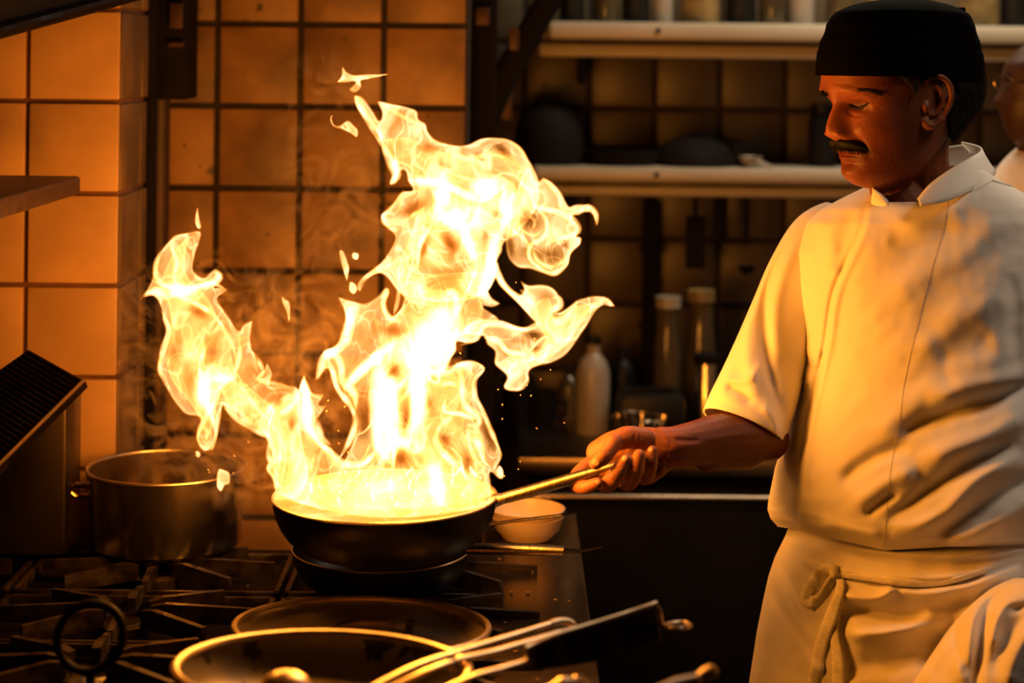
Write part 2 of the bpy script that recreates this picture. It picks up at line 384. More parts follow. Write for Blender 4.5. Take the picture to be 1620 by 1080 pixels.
# --- wooden shelf board at the left
t = empty('wooden_shelf', W(0, 300, 2.6), 'dark wooden shelf board with rounded corner jutting in at the left edge', 'shelf')
Yb, Yf = 2.86, 2.24
zt = W(128, 276, Yb).z - .002; xr = W(128, 276, Yb).x
b = MB().box((-1.35, Yf - .9, zt - .029), (xr, Yb, zt), .005); b.build('board', M['wood'], t)
MB().box((-1.30, Yb - .02, zt - .12), (-1.26, Yb + .12, zt - .029), .002).build('bracket', M['soot'], t)
MB().box((-1.30, Yb - .005, zt - .06), (-1.16, Yb + .12, zt - .035), .002).build('bracket', M['soot'], t)

# --- post with slanting brace between the walls
t = empty('steel_post', (sx(770, 3.5), 3.5, 0), 'black upright steel post beside the end of the tiled wall', 'post')
MB().box((sx(744, 3.5), 3.48, 0), (sx(785, 3.5), 3.53, 2.61), .004).build('post', M['soot'], t)
MB().tube([W(905, -60, 3.52), W(862, 10, 3.52), W(800, 118, 3.52), W(768, 190, 3.52)], .026, 10).build('brace', M['soot'], t)
MB().box(W(797, 190, 3.6) - Vector((.012, 0, .0)), W(806, 120, 3.62) + Vector((.006, .02, 0)), .003).build('bracket_plate', M['rust'], t)
MB().box(W(752, 40, 3.46), W(775, 12, 3.48), .003).build('bolt_plate', M['rust'], t)
MB().box(W(805, 80, 3.49), W(822, 45, 3.5), .003).build('brace_plate', M['rust'], t)

# --- two long shelves on the far wall
def long_shelf(pxl, pxr, y_top, y_mid, y_bot, label, Y=3.93):
    t = empty('wall_shelf', W(1200, y_mid, Y), label, 'shelf', 'long pale shelves on the far wall')
    xl, xr_ = sx(pxl, Y), 2.9
    zt, zm, zb = W(1200, y_top, Y).z, W(1200, y_mid, Y).z, W(1200, y_bot, Y).z
    MB().box((xl, Y + .01, zt - .022), (xr_, YF - .005, zt), .004).build('shelf_board', M['shelf'], t)
    # rolled front edge, dark gap, lower rail
    rr = (zt - zm) / 2
    MB().box((xl, Y - .012, zm + .004), (xr_, Y + .012, zt + .001), .010).build('front_lip', M['shelf'], t)
    MB().box((xl - .02, Y + .012, zb), (xr_, Y + .034, zm - .004), .006).build('lower_rail', M['shelf'], t)
    for x in (xl + .07, 1.4, 2.4):
        MB().box((x, Y + .03, zb - .06), (x + .012, YF - .004, zt - .02), .002).build('bracket', M['soot'], t)
    MB().lathe([(.0, 0), (.006, 0), (.006, .004), (0, .004)], 12, (sx(1038, Y), Y - .012, (zt + zm) / 2 + .004), Matrix.Rotation(R(90), 4, 'X')).build('screw', M['soot'], t)
    return zt
zs1 = long_shelf(866, 1620, 38, 69, 93, 'long pale shelf with jars on it, upper of the two on the far wall')
zs2 = long_shelf(845, 1620, 267, 294, 313, 'long pale shelf carrying dark pots, lower of the two on the far wall')

# jars on the upper shelf: only their lower ends are in the frame
def jar(px, wpx, m, label, lid=True, Y=4.02, h=.15, sq=False):
    r = wpx / 2 * Y / F_PX; x = sx(px, Y, 20); z = zs1 + .001
    t = empty('storage_jar', (x, Y, z), label, 'jar', 'jars on the upper far shelf')
    MB().lathe([(0, 0), (r * .92, 0), (r, .008), (r, h * .78), (r * .82, h * .88), (r * .82, h * .9), (0, h * .9)], 24, (x, Y, z)).build('jar_body', m, t)
    MB().lathe([(r * .86, h * .86), (r * .88, h), (0, h)], 24, (x, Y, z)).build('lid', M['black_plastic'], t)
jars = [(905, 40, 'black_plastic', 'dark jar at the left end of the upper far shelf'),
        (958, 42, 'glass', 'murky glass jar second from the left end of upper far shelf'),
        (1006, 44, 'black_plastic', 'dark jar just left of the yellow-lit tub on upper far shelf'),
        (1048, 34, 'white_plastic', 'narrow pale jar left of the yellow tub on upper far shelf'),
        (1108, 62, 'food', 'wide mustard yellow tub on the upper far shelf'),
        (1172, 48, 'black_plastic', 'dark jar right of the yellow tub on upper far shelf'),
        (1222, 44, 'glass', 'brownish glass jar between dark jars on upper far shelf'),
        (1268, 40, 'white_plastic', 'pale grey jar left of the chef cap on the upper shelf'),
        (1330, 46, 'glass', 'jar hidden partly behind the front of the black cap'),
        (1390, 46, 'food', 'yellowish jar behind the crown of the black cap'),
        (1455, 46, 'glass', 'jar behind the back of the black cap'),
        (1548, 62, 'food', 'yellowish square-shouldered jar right of the black cap'),
        (1606, 46, 'black_plastic', 'dark jar at the right edge of the frame on upper shelf')]
for (px, wp_, m, lb) in jars: jar(px, wp_, M[m], lb)

# pots and other things on the lower shelf
Yq = 4.03
def on2(px): return sx(px, Yq, 260), Yq, zs2 + .001
x, y, z = on2(868); r = 56 * Yq / F_PX
t = empty('stock_pot', (x, y, z), 'round dark pot lying upturned at the left of the lower far shelf', 'pot')
MB().lathe([(r, 0), (r * 1.0, .045), (r * .93, .085), (r * .72, .115), (r * .4, .131), (0, .135)], 40, (x, y, z)).build('pot_body', M['soot'], t)
MB().tube([(x - .03, y, z + .133), (x - .022, y, z + .148), (x + .022, y, z + .148), (x + .03, y, z + .133)], .005, 8).build('handle', M['black_metal'], t)
x, y, z = on2(985)
t = empty('baking_tray', (x, y, z), 'flat black tray with low sides on the lower far shelf', 'tray')
b = MB(); rr = 62 * Yq / F_PX
b.lathe([(0, 0), (rr * .9, 0), (rr, .035), (rr * .97, .036), (rr * .88, .006), (0, .006)], 36, (x, y, z)); b.build('tray_body', M['soot'], t)
MB().tube([(x + rr, y, z + .03), (x + rr + .03, y, z + .034)], .006, 8).build('handle', M['soot'], t)
x, y, z = on2(1100); rr = 64 * Yq / F_PX
t = empty('black_bowl', (x, y, z), 'upturned black bowl in the middle of the lower far shelf', 'bowl')
MB().lathe([(rr, 0), (rr * .97, .02), (rr * .8, .044), (rr * .45, .06), (0, .064)], 36, (x, y, z)).build('bowl_body', M['soot'], t)
MB().lathe([(.018, .06), (.02, .068), (0, .068)], 20, (x, y, z)).build('foot', M['soot'], t)
x, y, z = on2(1172)
t = empty('small_tin', (x, y, z), 'small square black tin at the right of the upturned bowl', 'tin')
MB().box((x - .022, y - .03, z), (x + .016, y + .03, z + .042), .004).build('tin_body', M['soot'], t)
MB().box((x - .024, y - .032, z + .036), (x + .018, y + .032, z + .047), .003).build('lid', M['soot'], t)
x, y, z = on2(1212)
t = empty('white_scoop', (x, y, z), 'small pale scoop leaning on the lower far shelf, right of black tin', 'scoop')
MB().tube([W(1192, 252, 3.96), W(1215, 262, 3.95), W(1240, 272, 3.945)], [.010, .008, .006], 10, flat=.5).build('handle', M['white_plastic'], t)
MB().lathe([(0, 0), (.018, .004), (.026, .02), (.024, .02), (.016, .007), (0, .004)], 20, W(1188, 262, 3.97)).build('scoop_cup', M['white_plastic'], t)
x, y, z = on2(1300)
t = empty('dark_canister', (x, y, z), 'tall dark canister on the lower far shelf by the moustached chef', 'canister')
MB().lathe([(0, 0), (.03, 0), (.031, .10), (.024, .115), (.024, .13), (0, .13)], 24, (x, y, z)).build('canister_body', M['soot'], t)
MB().lathe([(.026, .118), (.026, .138), (0, .14)], 24, (x, y, z)).build('lid', M['black_plastic'], t)

# utensils hanging under the lower shelf
def hanging(px, y0, y1, wpx, label, kind):
    Y = 3.97; t = empty(kind, W(px, y0, Y), label, 'utensil', 'dark utensils hanging below the far shelf')
    MB().tube([W(px, y0 - 8, Y), W(px, y0 + (y1 - y0) * .6, Y)], [.005, .006], 8).build('handle', M['soot'], t)
    r = wpx / 2 * Y / F_PX
    if kind == 'ladle':
        MB().lathe([(0, -r), (r * .6, -r * .8), (r, 0), (r * .92, 0), (r * .5, -r * .65), (0, -r * .85)], 20, W(px, y1 - 12, Y - .02)).build('ladle_bowl', M['soot'], t)
    else:
        c = W(px, y1 - 40, Y)
        MB().box((c.x - r, Y - .003, c.z - .055), (c.x + r, Y + .003, c.z + .06), .003).build('blade', M['soot'], t)
    MB().tube([W(px - 3, y0 - 8, Y), W(px, y0 - 16, Y), W(px + 3, y0 - 8, Y)], .003, 6).build('hook', M['soot'], t)
hanging(1100, 318, 425, 32, 'dark spatula hanging below the far shelf, left of the pair', 'spatula')
hanging(1181, 318, 432, 30, 'dark ladle hanging below the far shelf, nearest the white sleeve', 'ladle')
hanging(1140, 318, 385, 22, 'short dark spatula between two longer utensils below far shelf', 'spatula')

# narrow dark upright rail on the far wall
t = empty('wall_rail', (sx(1030, 4.1, 400), 4.15, .86), 'dark upright rail on the far tiled wall above the counter', 'rail')
MB().box((sx(1019, 4.12, 400), 4.12, .87), (sx(1041, 4.12, 400), 4.185, W(1030, 318, 4.12).z), .003).build('rail_body', M['soot'], t)
for yy in (400, 520): MB().box((sx(1012, 4.12, 400), 4.112, W(1030, yy, 4.12).z), (sx(1048, 4.12, 400), 4.13, W(1030, yy - 12, 4.12).z), .002).build('clip', M['soot'], t)

# --- far counter with the things on it
YC = 3.62
ctr = empty('far_counter', (.9, 3.9, 0), 'dark steel counter with pale worn edge against the far wall', 'counter')
zc = W(1150, 727, YC).z
MB().box((.02, YC, zc - .035), (2.9, YF - .005, zc), .004).build('worktop', M['counter'], ctr)
MB().box((.05, YC + .02, .05), (2.9, YF - .03, zc - .065), .003).build('cabinet_body', M['soot'], ctr)
MB().tube([(.05, YC - .012, W(1150, 786, YC).z), (2.9, YC - .012, W(1150, 786, YC).z)], .006, 10).build('front_rail', M['counter'], ctr)
for k in range(4):
    MB().box((.08 + k * .68, YC + .005, .10), (.73 + k * .68, YC + .022, zc - .10), .004).build('door', M['soot'], ctr)
def bottle(px, ybot, r, h, m, label, neck=.4, Y=3.9, cap='black_plastic', grp='bottles and jars on the far counter'):
    x = sx(px, Y, 600); t = empty('bottle', (x, Y, zc), label, 'bottle', grp)
    MB().lathe([(0, 0), (r * .95, 0), (r, .006), (r, h * .62), (r * .8, h * .74), (r * neck, h * .83), (r * neck, h * .94), (0, h * .94)], 24, (x, Y, zc + .001)).build('bottle_body', m, t)
    MB().lathe([(r * neck * 1.15, h * .92), (r * neck * 1.15, h), (0, h)], 20, (x, Y, zc + .001)).build('bottle_cap', M[cap], t)
bottle(938, 0, .036, .205, M['white_plastic'], 'pale plastic bottle on the far counter nearest the flames', Y=3.86)
bottle(1056, 0, .030, .285, M['glass'], 'brown bottle with pale round cap left of the pair on far counter', neck=.8, cap='white_plastic')
bottle(1108, 0, .032, .300, M['glass'], 'brown bottle with greenish cap beside the tall steel canister', neck=.8, cap='food')
bottle(985, 0, .028, .16, M['black_plastic'], 'small black bottle behind the pale plastic bottle', Y=4.0)
bottle(900, 0, .024, .12, M['glass'], 'low brown bottle half hidden behind the flames on far counter', Y=3.98)
x = sx(1118, 3.82, 600)
t = empty('steel_canister', (x, 3.82, zc), 'tall steel canister on the far counter beside the white sleeve', 'canister')
MB().lathe([(0, 0), (.026, 0), (.027, .16), (.024, .165), (0, .165)], 28, (x, 3.82, zc + .001)).build('canister_body', M['steel'], t)
MB().lathe([(.028, .158), (.028, .175), (.01, .18), (0, .18)], 28, (x, 3.82, zc + .001)).build('lid', M['soot'], t)
x = sx(1040, 3.80, 640)
t = empty('toaster', (x, 3.8, zc), 'low black appliance with rounded top on the far counter', 'appliance')
MB().box((x - .085, 3.74, zc + .008), (x + .055, 3.86, zc + .105), .02).build('casing', M['black_plastic'], t)
MB().box((x - .06, 3.765, zc + .10), (x + .03, 3.78, zc + .112), .002).build('slot_trim', M['black_metal'], t)
for a in (-.07, .04): MB().box((x + a, 3.75, zc), (x + a + .015, 3.85, zc + .01), .002).build('foot', M['black_plastic'], t)
x = sx(1010, 3.72, 640)
t = empty('wire_basket', (x, 3.70, zc), 'dark wire basket in front of the black appliance on far counter', 'basket')
b = MB()
for k in range(18):
    a = 2 * math.pi * k / 18
    MB().tube([(x + .03 * math.cos(a), 3.69 + .03 * math.sin(a), zc + .002), (x + .055 * math.cos(a), 3.69 + .05 * math.sin(a), zc + .07)], .0022, 6).build('wire', M['steel'], t)
for (rr, zz) in ((.031, .002), (.045, .038), (.056, .07)):
    MB().tube([(x + rr * math.cos(2 * math.pi * k / 24), 3.69 + rr * .92 * math.sin(2 * math.pi * k / 24), zc + zz) for k in range(24)], .0025, 6, closed=True).build('hoop', M['steel'], t)
for k, (px, h) in enumerate(((855, .07), (820, .10))):
    x = sx(px, 3.95, 640); t = empty('mug', (x, 3.95, zc), ['dark mug half behind the flames on far counter', 'taller dark mug on far counter behind the flames'][k], 'mug', 'dark mugs behind the flames')
    MB().lathe([(0, 0), (.032, 0), (.036, h), (.033, h), (.03, .006), (0, .006)], 24, (x, 3.95, zc + .001)).build('mug_body', M['soot'], t)
    MB().tube([(x + .034, 3.95, zc + h * .8), (x + .055, 3.95, zc + h * .65), (x + .055, 3.95, zc + h * .35), (x + .033, 3.95, zc + h * .2)], .005, 8).build('handle', M['soot'], t)

# ================================================================== the stove
ST = .90
stove = empty('gas_range', (-.55, 2.5, 0), 'black gas range with cast iron burner grates under the flaming pan', 'stove')
xs0, xs1 = -.040, .118
MB().box((-1.45, 1.55, ST - .045), (xs0, 2.965, ST - .028), .003).build('cooktop', M['black_metal'], stove)
MB().box((-1.45, 1.60, .10), (xs1 - .02, 2.96, ST - .046), .004).build('oven_body', M['black_metal'], stove)
MB().box((xs0 + .001, 1.55, ST - .045), (xs1, 3.12, ST), .004).build('side_strip', M['counter'], stove)
for y in (1.7, 2.3, 2.9): MB().box((-1.40, y - .03, 0), (-1.34, y + .03, .10), .003).build('foot', M['black_metal'], stove)
for y in (1.7, 2.3, 2.9): MB().box((.02, y - .03, 0), (.08, y + .03, .10), .003).build('foot', M['black_metal'], stove)
# grates: square frame, pierced centre, eight fingers
star_x = [-.925, -.527, -.129]
star_y = [2.760, 2.530, 2.315, 2.10]
pitch_x = .398
def finger_mesh(L, wd, h):
    b = MB(); b.v = [Vector(q) for q in [(0, -wd * .7, h), (0, wd * .7, h), (0, wd * .5, 0), (0, -wd * .5, 0), (L, -wd * .45, h - .002), (L, wd * .45, h - .002), (L, wd * .35, 0), (L, -wd * .35, 0), (.02, -wd * .6, h + .004), (.02, wd * .6, h + .004)]]
    b.f = [[0, 3, 2, 1], [0, 1, 9, 8], [8, 9, 5, 4], [4, 5, 6, 7], [1, 2, 6, 5, 9], [0, 8, 4, 7, 3], [3, 7, 6, 2]]
    o = b.build('finger', M['cast'], None, False, None); me = o.data; bpy.data.objects.remove(o); return me
fm = {}
for (k, L) in (('x', .142), ('d', .115), ('y', .070)): fm[k] = finger_mesh(L, .009, .024)
for i, gx in enumerate(star_x):
    for j, gy in enumerate(star_y):
        colw = ['left', 'middle', 'right'][i]; roww = ['rearmost', 'second', 'third', 'front'][j]
        g = empty('burner_grate', (gx, gy, ST - .028), f'cast iron burner grate, {roww} row from the wall, {colw} column of the range', 'grate', 'cast iron grates of the gas range')
        hy = .105; hx = pitch_x / 2 - .004
        fr = MB()
        z0, z1 = ST - .022, ST - .006
        for (lo, hi) in (((gx - hx, gy - hy, z0), (gx + hx, gy - hy + .008, z1)), ((gx - hx, gy + hy - .008, z0), (gx + hx, gy + hy, z1)),
                         ((gx - hx, gy - hy, z0), (gx - hx + .008, gy + hy, z1)), ((gx + hx - .008, gy - hy, z0), (gx + hx, gy + hy, z1))): fr.box(lo, hi, .0015)
        for sx_ in (-1, 1):
            for sy_ in (-1, 1): fr.box((gx + sx_ * (hx - .012) - .008, gy + sy_ * (hy - .012) - .008, ST - .028), (gx + sx_ * (hx - .012) + .008, gy + sy_ * (hy - .012) + .008, z0 + .002))
        fr.build('frame', M['cast'], g)
        MB().lathe([(.030, ST - .028), (.038, ST - .028), (.040, ST - .012), (.030, ST - .008), (.030, ST - .028)], 24, (gx, gy, 0)).build('burner_ring', M['cast'], g)
        MB().lathe([(.0, ST - .010), (.024, ST - .012), (.026, ST - .022), (0, ST - .022)], 20, (gx, gy, 0)).build('burner_cap', M['black_metal'], g)
        for q in range(8):
            a = q * math.pi / 4; k = 'x' if q in (0, 4) else ('y' if q in (2, 6) else 'd')
            o = bpy.data.objects.new('finger', fm[k]); C.objects.link(o)
            r0 = .034
            if k == 'd': a = math.atan2(math.sin(a) * .105, math.cos(a) * .15)
            o.location = (r0 * math.cos(a), r0 * math.sin(a), .014); o.rotation_euler = (0, 0, a); o.parent = g
# bits of burnt food lie between the grates
cr_ = MB()
for k in range(420):
    c = Vector((random.uniform(-1.0, .10), random.uniform(2.2, 2.9), ST - .0275 if k % 2 else ST + .0005))
    if c.z > ST and c.x < xs0 + .01: continue
    s = random.uniform(.0006, .0022); cr_.box(c - Vector((s, s, 0)), c + Vector((s * random.uniform(.6, 2), s, s * .8)))
tag(cr_.build('crumbs', mat('burnt_crumb', (.20, .13, .06), .6)), 'burnt crumbs scattered over the range and its steel strip', 'crumbs', kind='stuff')

# --- ribbed grill plate leaning on the steel box at the left
t = empty('steel_container', W(60, 780, 2.75), 'tall stainless steel container at the left under the ribbed plate', 'container')
zb = ST + .006
cx0, cx1 = W(-60, 700, 2.80).x, W(129, 700, 2.89).x
zt2 = W(134, 612, 2.72).z
b = MB(); b.box((cx0, 2.79, zb), (cx1, 2.89, zt2 - .03), .006); b.build('container_body', M['counter'], t)
MB().box((cx0 - .003, 2.787, zt2 - .034), (cx1 + .003, 2.893, zt2 - .026), .003).build('rim', M['steel'], t)
t = empty('ribbed_plate', W(60, 620, 2.7), 'dark ribbed grill plate tilted on top of the steel container', 'grill plate')
P0, P1, P2, P3 = W(45, 553, 2.80), W(136, 604, 2.74), W(-30, 770, 2.60), W(-150, 690, 2.66)
nn = (P1 - P0).cross(P2 - P1).normalized()
if nn.z < 0: nn = -nn
if nn.y > 0: pass
thick = nn * -.012
vv = [P0, P1, P2, P3] + [p + thick for p in (P0, P1, P2, P3)]
mesh('plate', vv, [(0, 1, 2, 3), (7, 6, 5, 4), (0, 4, 5, 1), (1, 5, 6, 2), (2, 6, 7, 3), (3, 7, 4, 0)], M['black_metal'], t, False)
NR = 26
rv = None
for k in range(NR):
    s_ = (k + .5) / NR
    a, b_ = P0.lerp(P3, s_), P1.lerp(P2, s_)
    a, b_ = a.lerp(b_, .04), a.lerp(b_, .93)
    MB().tube([a + nn * .001, b_ + nn * .001], .0030, 6).build('rib', M['black_metal'], t)
MB().tube([P1.lerp(P0, .03) + nn * .002, P2.lerp(P3, .03) + nn * .002], .004, 6).build('raised_edge', M['rust'], t)
# ================================================================== pans and small things on the range
def pan(name, c, Rr, depth, rb, label, cat, tilt=(0, 0), m_in='pan_in', m_out='pan_out', group=None, lip=.004, straight=False):
    """c: centre of the rim; tilt: degrees about x, about y"""
    t = empty(name, c, label, cat, group)
    T = Matrix.Rotation(R(tilt[0]), 4, 'X') @ Matrix.Rotation(R(tilt[1]), 4, 'Y')
    def side(off):
        r0, r1 = rb - off, Rr - off
        if straight: return [(r0 - .006, -depth + off), (r0, -depth + off + .006), (r1, -.004)]
        return [(r0, -depth + off)] + [(r0 + (r1 - r0) * math.sin(q * math.pi / 2) ** .85, (-depth + off) * (1 - (1 - math.cos(q * math.pi / 2)) ** .9)) for q in (.15, .3, .45, .6, .75, .88, .97)]
    ou = [(0, -depth)] + side(0) + [(Rr, -.001)]
    inn = [(Rr - .0022, 0)] + side(.0022)[::-1] + [(0, -depth + .0022)]
    MB().lathe(ou, 96, c, T).build('pan_body', M[m_out], t)
    MB().lathe(inn, 96, c, T).build('inner_surface', M[m_in], t)
    MB().tube([Vector(c) + (T @ Vector((Rr * math.cos(a), Rr * math.sin(a), 0))) for a in [2 * math.pi * k / 96 for k in range(96)]], lip / 2, 8, closed=True).build('rim', M['pan_rim'], t)
    return t, T
def taper_tube(t, pts, rad, m, name='handle', flat=.6, n=14, parent=None):
    return MB().tube(pts, rad, n, flat=flat).build(name, M[m] if isinstance(m, str) else m, parent or t)

# flaming pan, lifted by the chef
PC = W(609, 783, 2.50)
pan_t, PT = pan('frying_pan', PC, .1535, .074, .088, 'black frying pan full of flames held up by the chef', 'frying pan', (0, -.6), lip=.0035, m_in='pan_in')
H0, H1 = W(786, 791, 2.49), W(935, 749, 2.485); hd = (H1 - H0).normalized(); H2 = H0 + hd * ((H1 - H0).length * 1.45)
M['handle'] = mat('worn_handle_steel', (.42, .33, .22), .33, 1.0, var=.4, scale=60, stretch=(4, 1, 1), bump=.15)
taper_tube(pan_t, [H0 - hd * .004, H0 + hd * .02, H0.lerp(H1, .5), H1, H2], [.0085, .0098, .0102, .0105, .0105], 'handle', flat=.8, n=20)
b = MB(); b.tube([H0 + Vector((-.012, -.002, -.006)), H0 + Vector((-.002, 0, 0)), H0 + hd * .012], [.013, .013, .0095], 14, flat=.7); b.build('handle_bracket', M['handle'], pan_t)
for dz in (.006, -.008): MB().lathe([(.0045, 0), (.003, .003), (0, .004)], 12, H0 + Vector((-.016, -.006, dz)), Matrix.Rotation(R(-90), 4, 'Y')).build('rivet', M['pan_rim'], pan_t)

# pan standing on the grate underneath
c = W(603, 866, 2.63); dpt = c.z - (ST + .012)
t, T = pan('frying_pan', c, .128, dpt, .08, 'dark pan standing on the grate directly under the flaming pan', 'frying pan', m_in='pan_out', lip=.0022)
taper_tube(t, [W(728, 868, 2.54), W(770, 868, 2.53), W(840, 869, 2.52), W(893, 871, 2.51)], [.009, .0105, .0105, .0085], 'handle', flat=.75)
MB().tube([W(885, 870, 2.512), W(915, 872, 2.505), W(938, 869, 2.50), W(953, 865, 2.50)], [.0085, .006, .005, .003], 12, flat=.35).build('handle_tip', M['black_metal'], t)

# pan behind it with a thin handle over the strip
c = W(640, 822, 2.84); dpt = c.z - (ST + .012)
t, T = pan('frying_pan', c, .125, dpt, .09, 'dark pan at the back of the range with thin handle crossing the pale bowls', 'frying pan', m_in='pan_used')
taper_tube(t, [W(755, 832, 2.83), W(810, 824, 2.80), W(870, 817, 2.77), W(893, 814, 2.76)], [.006, .005, .005, .004], 'handle', flat=.5)
MB().tube([W(890, 814, 2.76), W(905, 811, 2.755), W(916, 812, 2.75)], [.004, .005, .002], 10, flat=.4).build('handle_tip', M['black_metal'], t)

# stock pot at the left
c = W(263, 739, 2.85)
t, T = pan('saute_pan', c, .1215, c.z - (ST + .0115), .118, 'steel straight-sided pot on the rear grate at the left of the flames', 'pot', straight=True, m_in='steel', m_out='steel', lip=.006)
MB().tube([W(150, 770, 2.84), W(120, 766, 2.83), W(105, 772, 2.83), W(118, 784, 2.83), W(148, 786, 2.84)], .0045, 8).build('loop_handle', M['steel'], t)

# two front pans, the nearest one nested in a second
c = W(573, 990, 2.34)
t, T = pan('frying_pan', c, .1625, c.z - (ST + .013), .11, 'clean steel frying pan on the range, behind the stained front pan', 'frying pan', (-4.2, .8), lip=.0085)
taper_tube(t, [c + Vector((-.10, -.13, -.01)), c + Vector((-.13, -.19, .0)), c + Vector((-.19, -.33, .02))], [.008, .009, .010], 'pan_rim', flat=.5)
c = W(511, 1056, 1.99)
t, T = pan('frying_pan', c, .1595, .055, .115, 'stained steel frying pan at the bottom edge with a ladle in it', 'frying pan', (-4.5, 1.2), m_in='pan_used', lip=.0105)
taper_tube(t, [c + Vector((.05, -.152, .012)), c + Vector((.07, -.22, .03)), c + Vector((.10, -.35, .05))], [.008, .009, .010], 'pan_rim', flat=.5)
c2 = c + Vector((0, -.004, -.036))
t, T = pan('frying_pan', c2, .1600, .056, .112, 'lower steel pan nested under the stained front pan', 'frying pan', (-4.5, 1.2), m_in='pan_used', lip=.006)
taper_tube(t, [c2 + Vector((-.05, -.152, .012)), c2 + Vector((-.07, -.22, .02)), c2 + Vector((-.10, -.35, .03))], [.008, .009, .010], 'pan_rim', flat=.5)

# ladle lying face down in the front pan
lp = W(452, 1082, 1.93)
t = empty('ladle', lp, 'shiny upturned steel ladle bowl lying in the stained front pan', 'ladle')
MB().lathe([(.031, -.014), (.029, -.002), (.022, .008), (.012, .0135), (0, .0155)], 32, lp, Matrix.Rotation(R(-8), 4, 'X')).build('ladle_bowl', M['pan_rim'], t)
MB().tube([lp + Vector((-.004, -.028, -.006)), lp + Vector((-.012, -.09, .004)), lp + Vector((-.03, -.22, .04))], [.004, .004, .005], 10, flat=.5).build('handle', M['steel'], t)

# tongs lying over the pans, joined at the rounded end
t = empty('tongs', W(750, 1030, 2.05), 'steel tongs lying across the front pans, rounded end over steel strip', 'tongs')
def arm(pts, r=.0042, name='arm', m='pan_rim'): return MB().tube([W(*p) for p in pts], r, 10, flat=.75).build(name, M[m], t)
arm([tuple(q) for q in cr([(590, 1086, 1.93), (660, 1052, 1.98), (740, 1026, 2.04), (820, 1002, 2.10), (872, 986, 2.135), (886, 983, 2.145)], 12)])
arm([tuple(q) for q in cr([(600, 1096, 1.93), (680, 1060, 1.97), (727, 1043, 2.01), (780, 1031, 2.05), (840, 1014, 2.09), (884, 1000, 2.13)], 12)], .005)
MB().tube([W(*q) for q in cr([(872, 986, 2.135), (888, 982, 2.145), (902, 984, 2.148), (908, 991, 2.145), (902, 998, 2.14), (880, 1002, 2.13)], 5)], .0058, 12, flat=.7).build('spring_bend', M['pan_rim'], t)
MB().tube([W(702, 1046, 2.0), W(716, 1050, 2.0), W(722, 1058, 2.0)], .007, 10).build('pivot', M['steel'], t)

# spatula with a black grip and a hanging hook
t = empty('spatula', W(900, 1020, 2.0), 'spatula with thick black grip and steel hanging hook at the lower right', 'spatula')
MB().tube([W(*q) for q in cr([(650, 1115, 1.88), (740, 1073, 1.93), (790, 1058, 1.96), (834, 1045, 1.99)], 12)], .0042, 10, flat=.7).build('shaft', M['pan_rim'], t)
ga, gb = [(832, 1026), (884, 1004), (940, 987), (1000, 968), (1038, 955)], [(836, 1062), (884, 1056), (940, 1046), (1000, 1028), (1046, 1014)]
gp = []; gf = []
A_, B_ = cr(ga, 12), cr(gb, 12); n_ = 14
for k in range(n_):
    u = k / (n_ - 1); pa = A_[int(u * (len(A_) - 1))]; pb = B_[int(u * (len(B_) - 1))]; Y = 1.99 + .12 * u
    for (s_, dy) in ((0, -.006), (0, .008), (1, .008), (1, -.006)):
        q = pa if s_ == 0 else pb; gp.append(W(q[0], q[1], Y + dy))
for k in range(n_ - 1):
    for j in range(4): gf.append([k * 4 + j, k * 4 + (j + 1) % 4, k * 4 + 4 + (j + 1) % 4, k * 4 + 4 + j])
gf += [[0, 1, 2, 3][::-1], [(n_ - 1) * 4 + j for j in range(4)]]
g = mesh('grip', gp, gf, M['black_plastic'], t, True, 50)
bv = g.modifiers.new('bevel', 'BEVEL'); bv.width = .002; bv.segments = 2
MB().tube([W(q[0], q[1] - 1, 1.985 + .12 * i / (len(A_) - 1)) for i, q in enumerate(A_)], .0028, 8).build('steel_spine', M['pan_rim'], t)
MB().tube([W(*q) for q in cr([(1038, 958, 2.10), (1044, 966, 2.10), (1047, 984, 2.10), (1052, 990, 2.10)], 4)], .0022, 8).build('hook_stem', M['steel'], t)
MB().tube([W(*q) for q in cr([(1050, 990, 2.10), (1066, 986, 2.12), (1086, 985, 2.12), (1092, 989, 2.10), (1080, 993, 2.08), (1062, 993, 2.08)], 5, True)], .0026, 8, closed=True).build('hook_loop', M['pan_rim'], t)

# handle ends at the bottom edge
t = empty('serving_spoon', W(900, 1078, 1.9), 'rounded pale steel handle end at the bottom edge below the tongs', 'spoon')
MB().tube([W(930, 1080, 1.90), W(912, 1076, 1.89), W(890, 1077, 1.88), (W(868, 1090, 1.88)), W(760, 1108, 1.89), W(640, 1116, 1.91)], [.004, .0075, .008, .0065, .005, .004], 12, flat=.5).build('handle', M['pan_rim'], t)
MB().lathe([(.003, 0), (.005, .001), (.005, .003), (.003, .004), (.003, 0)], 12, W(915, 1074, 1.893)).build('hole_rim', M['steel'], t)
t = empty('serving_spoon', W(1080, 1078, 1.85), 'steel handle with knobbed end at the bottom edge under the black grip', 'spoon')
MB().tube([W(660, 1180, 1.86), W(880, 1140, 1.82), W(1030, 1094, 1.80), W(1070, 1077, 1.83), W(1105, 1069, 1.85)], [.004, .005, .005, .006, .005], 12, flat=.6).build('handle', M['pan_rim'], t)
MB().tube([W(1105, 1070, 1.85), W(1116, 1066, 1.853), W(1128, 1060, 1.857), (W(1133, 1058, 1.858))], [.005, .0085, .0085, .004], 12, flat=.75).build('end_knob', M['pan_rim'], t)

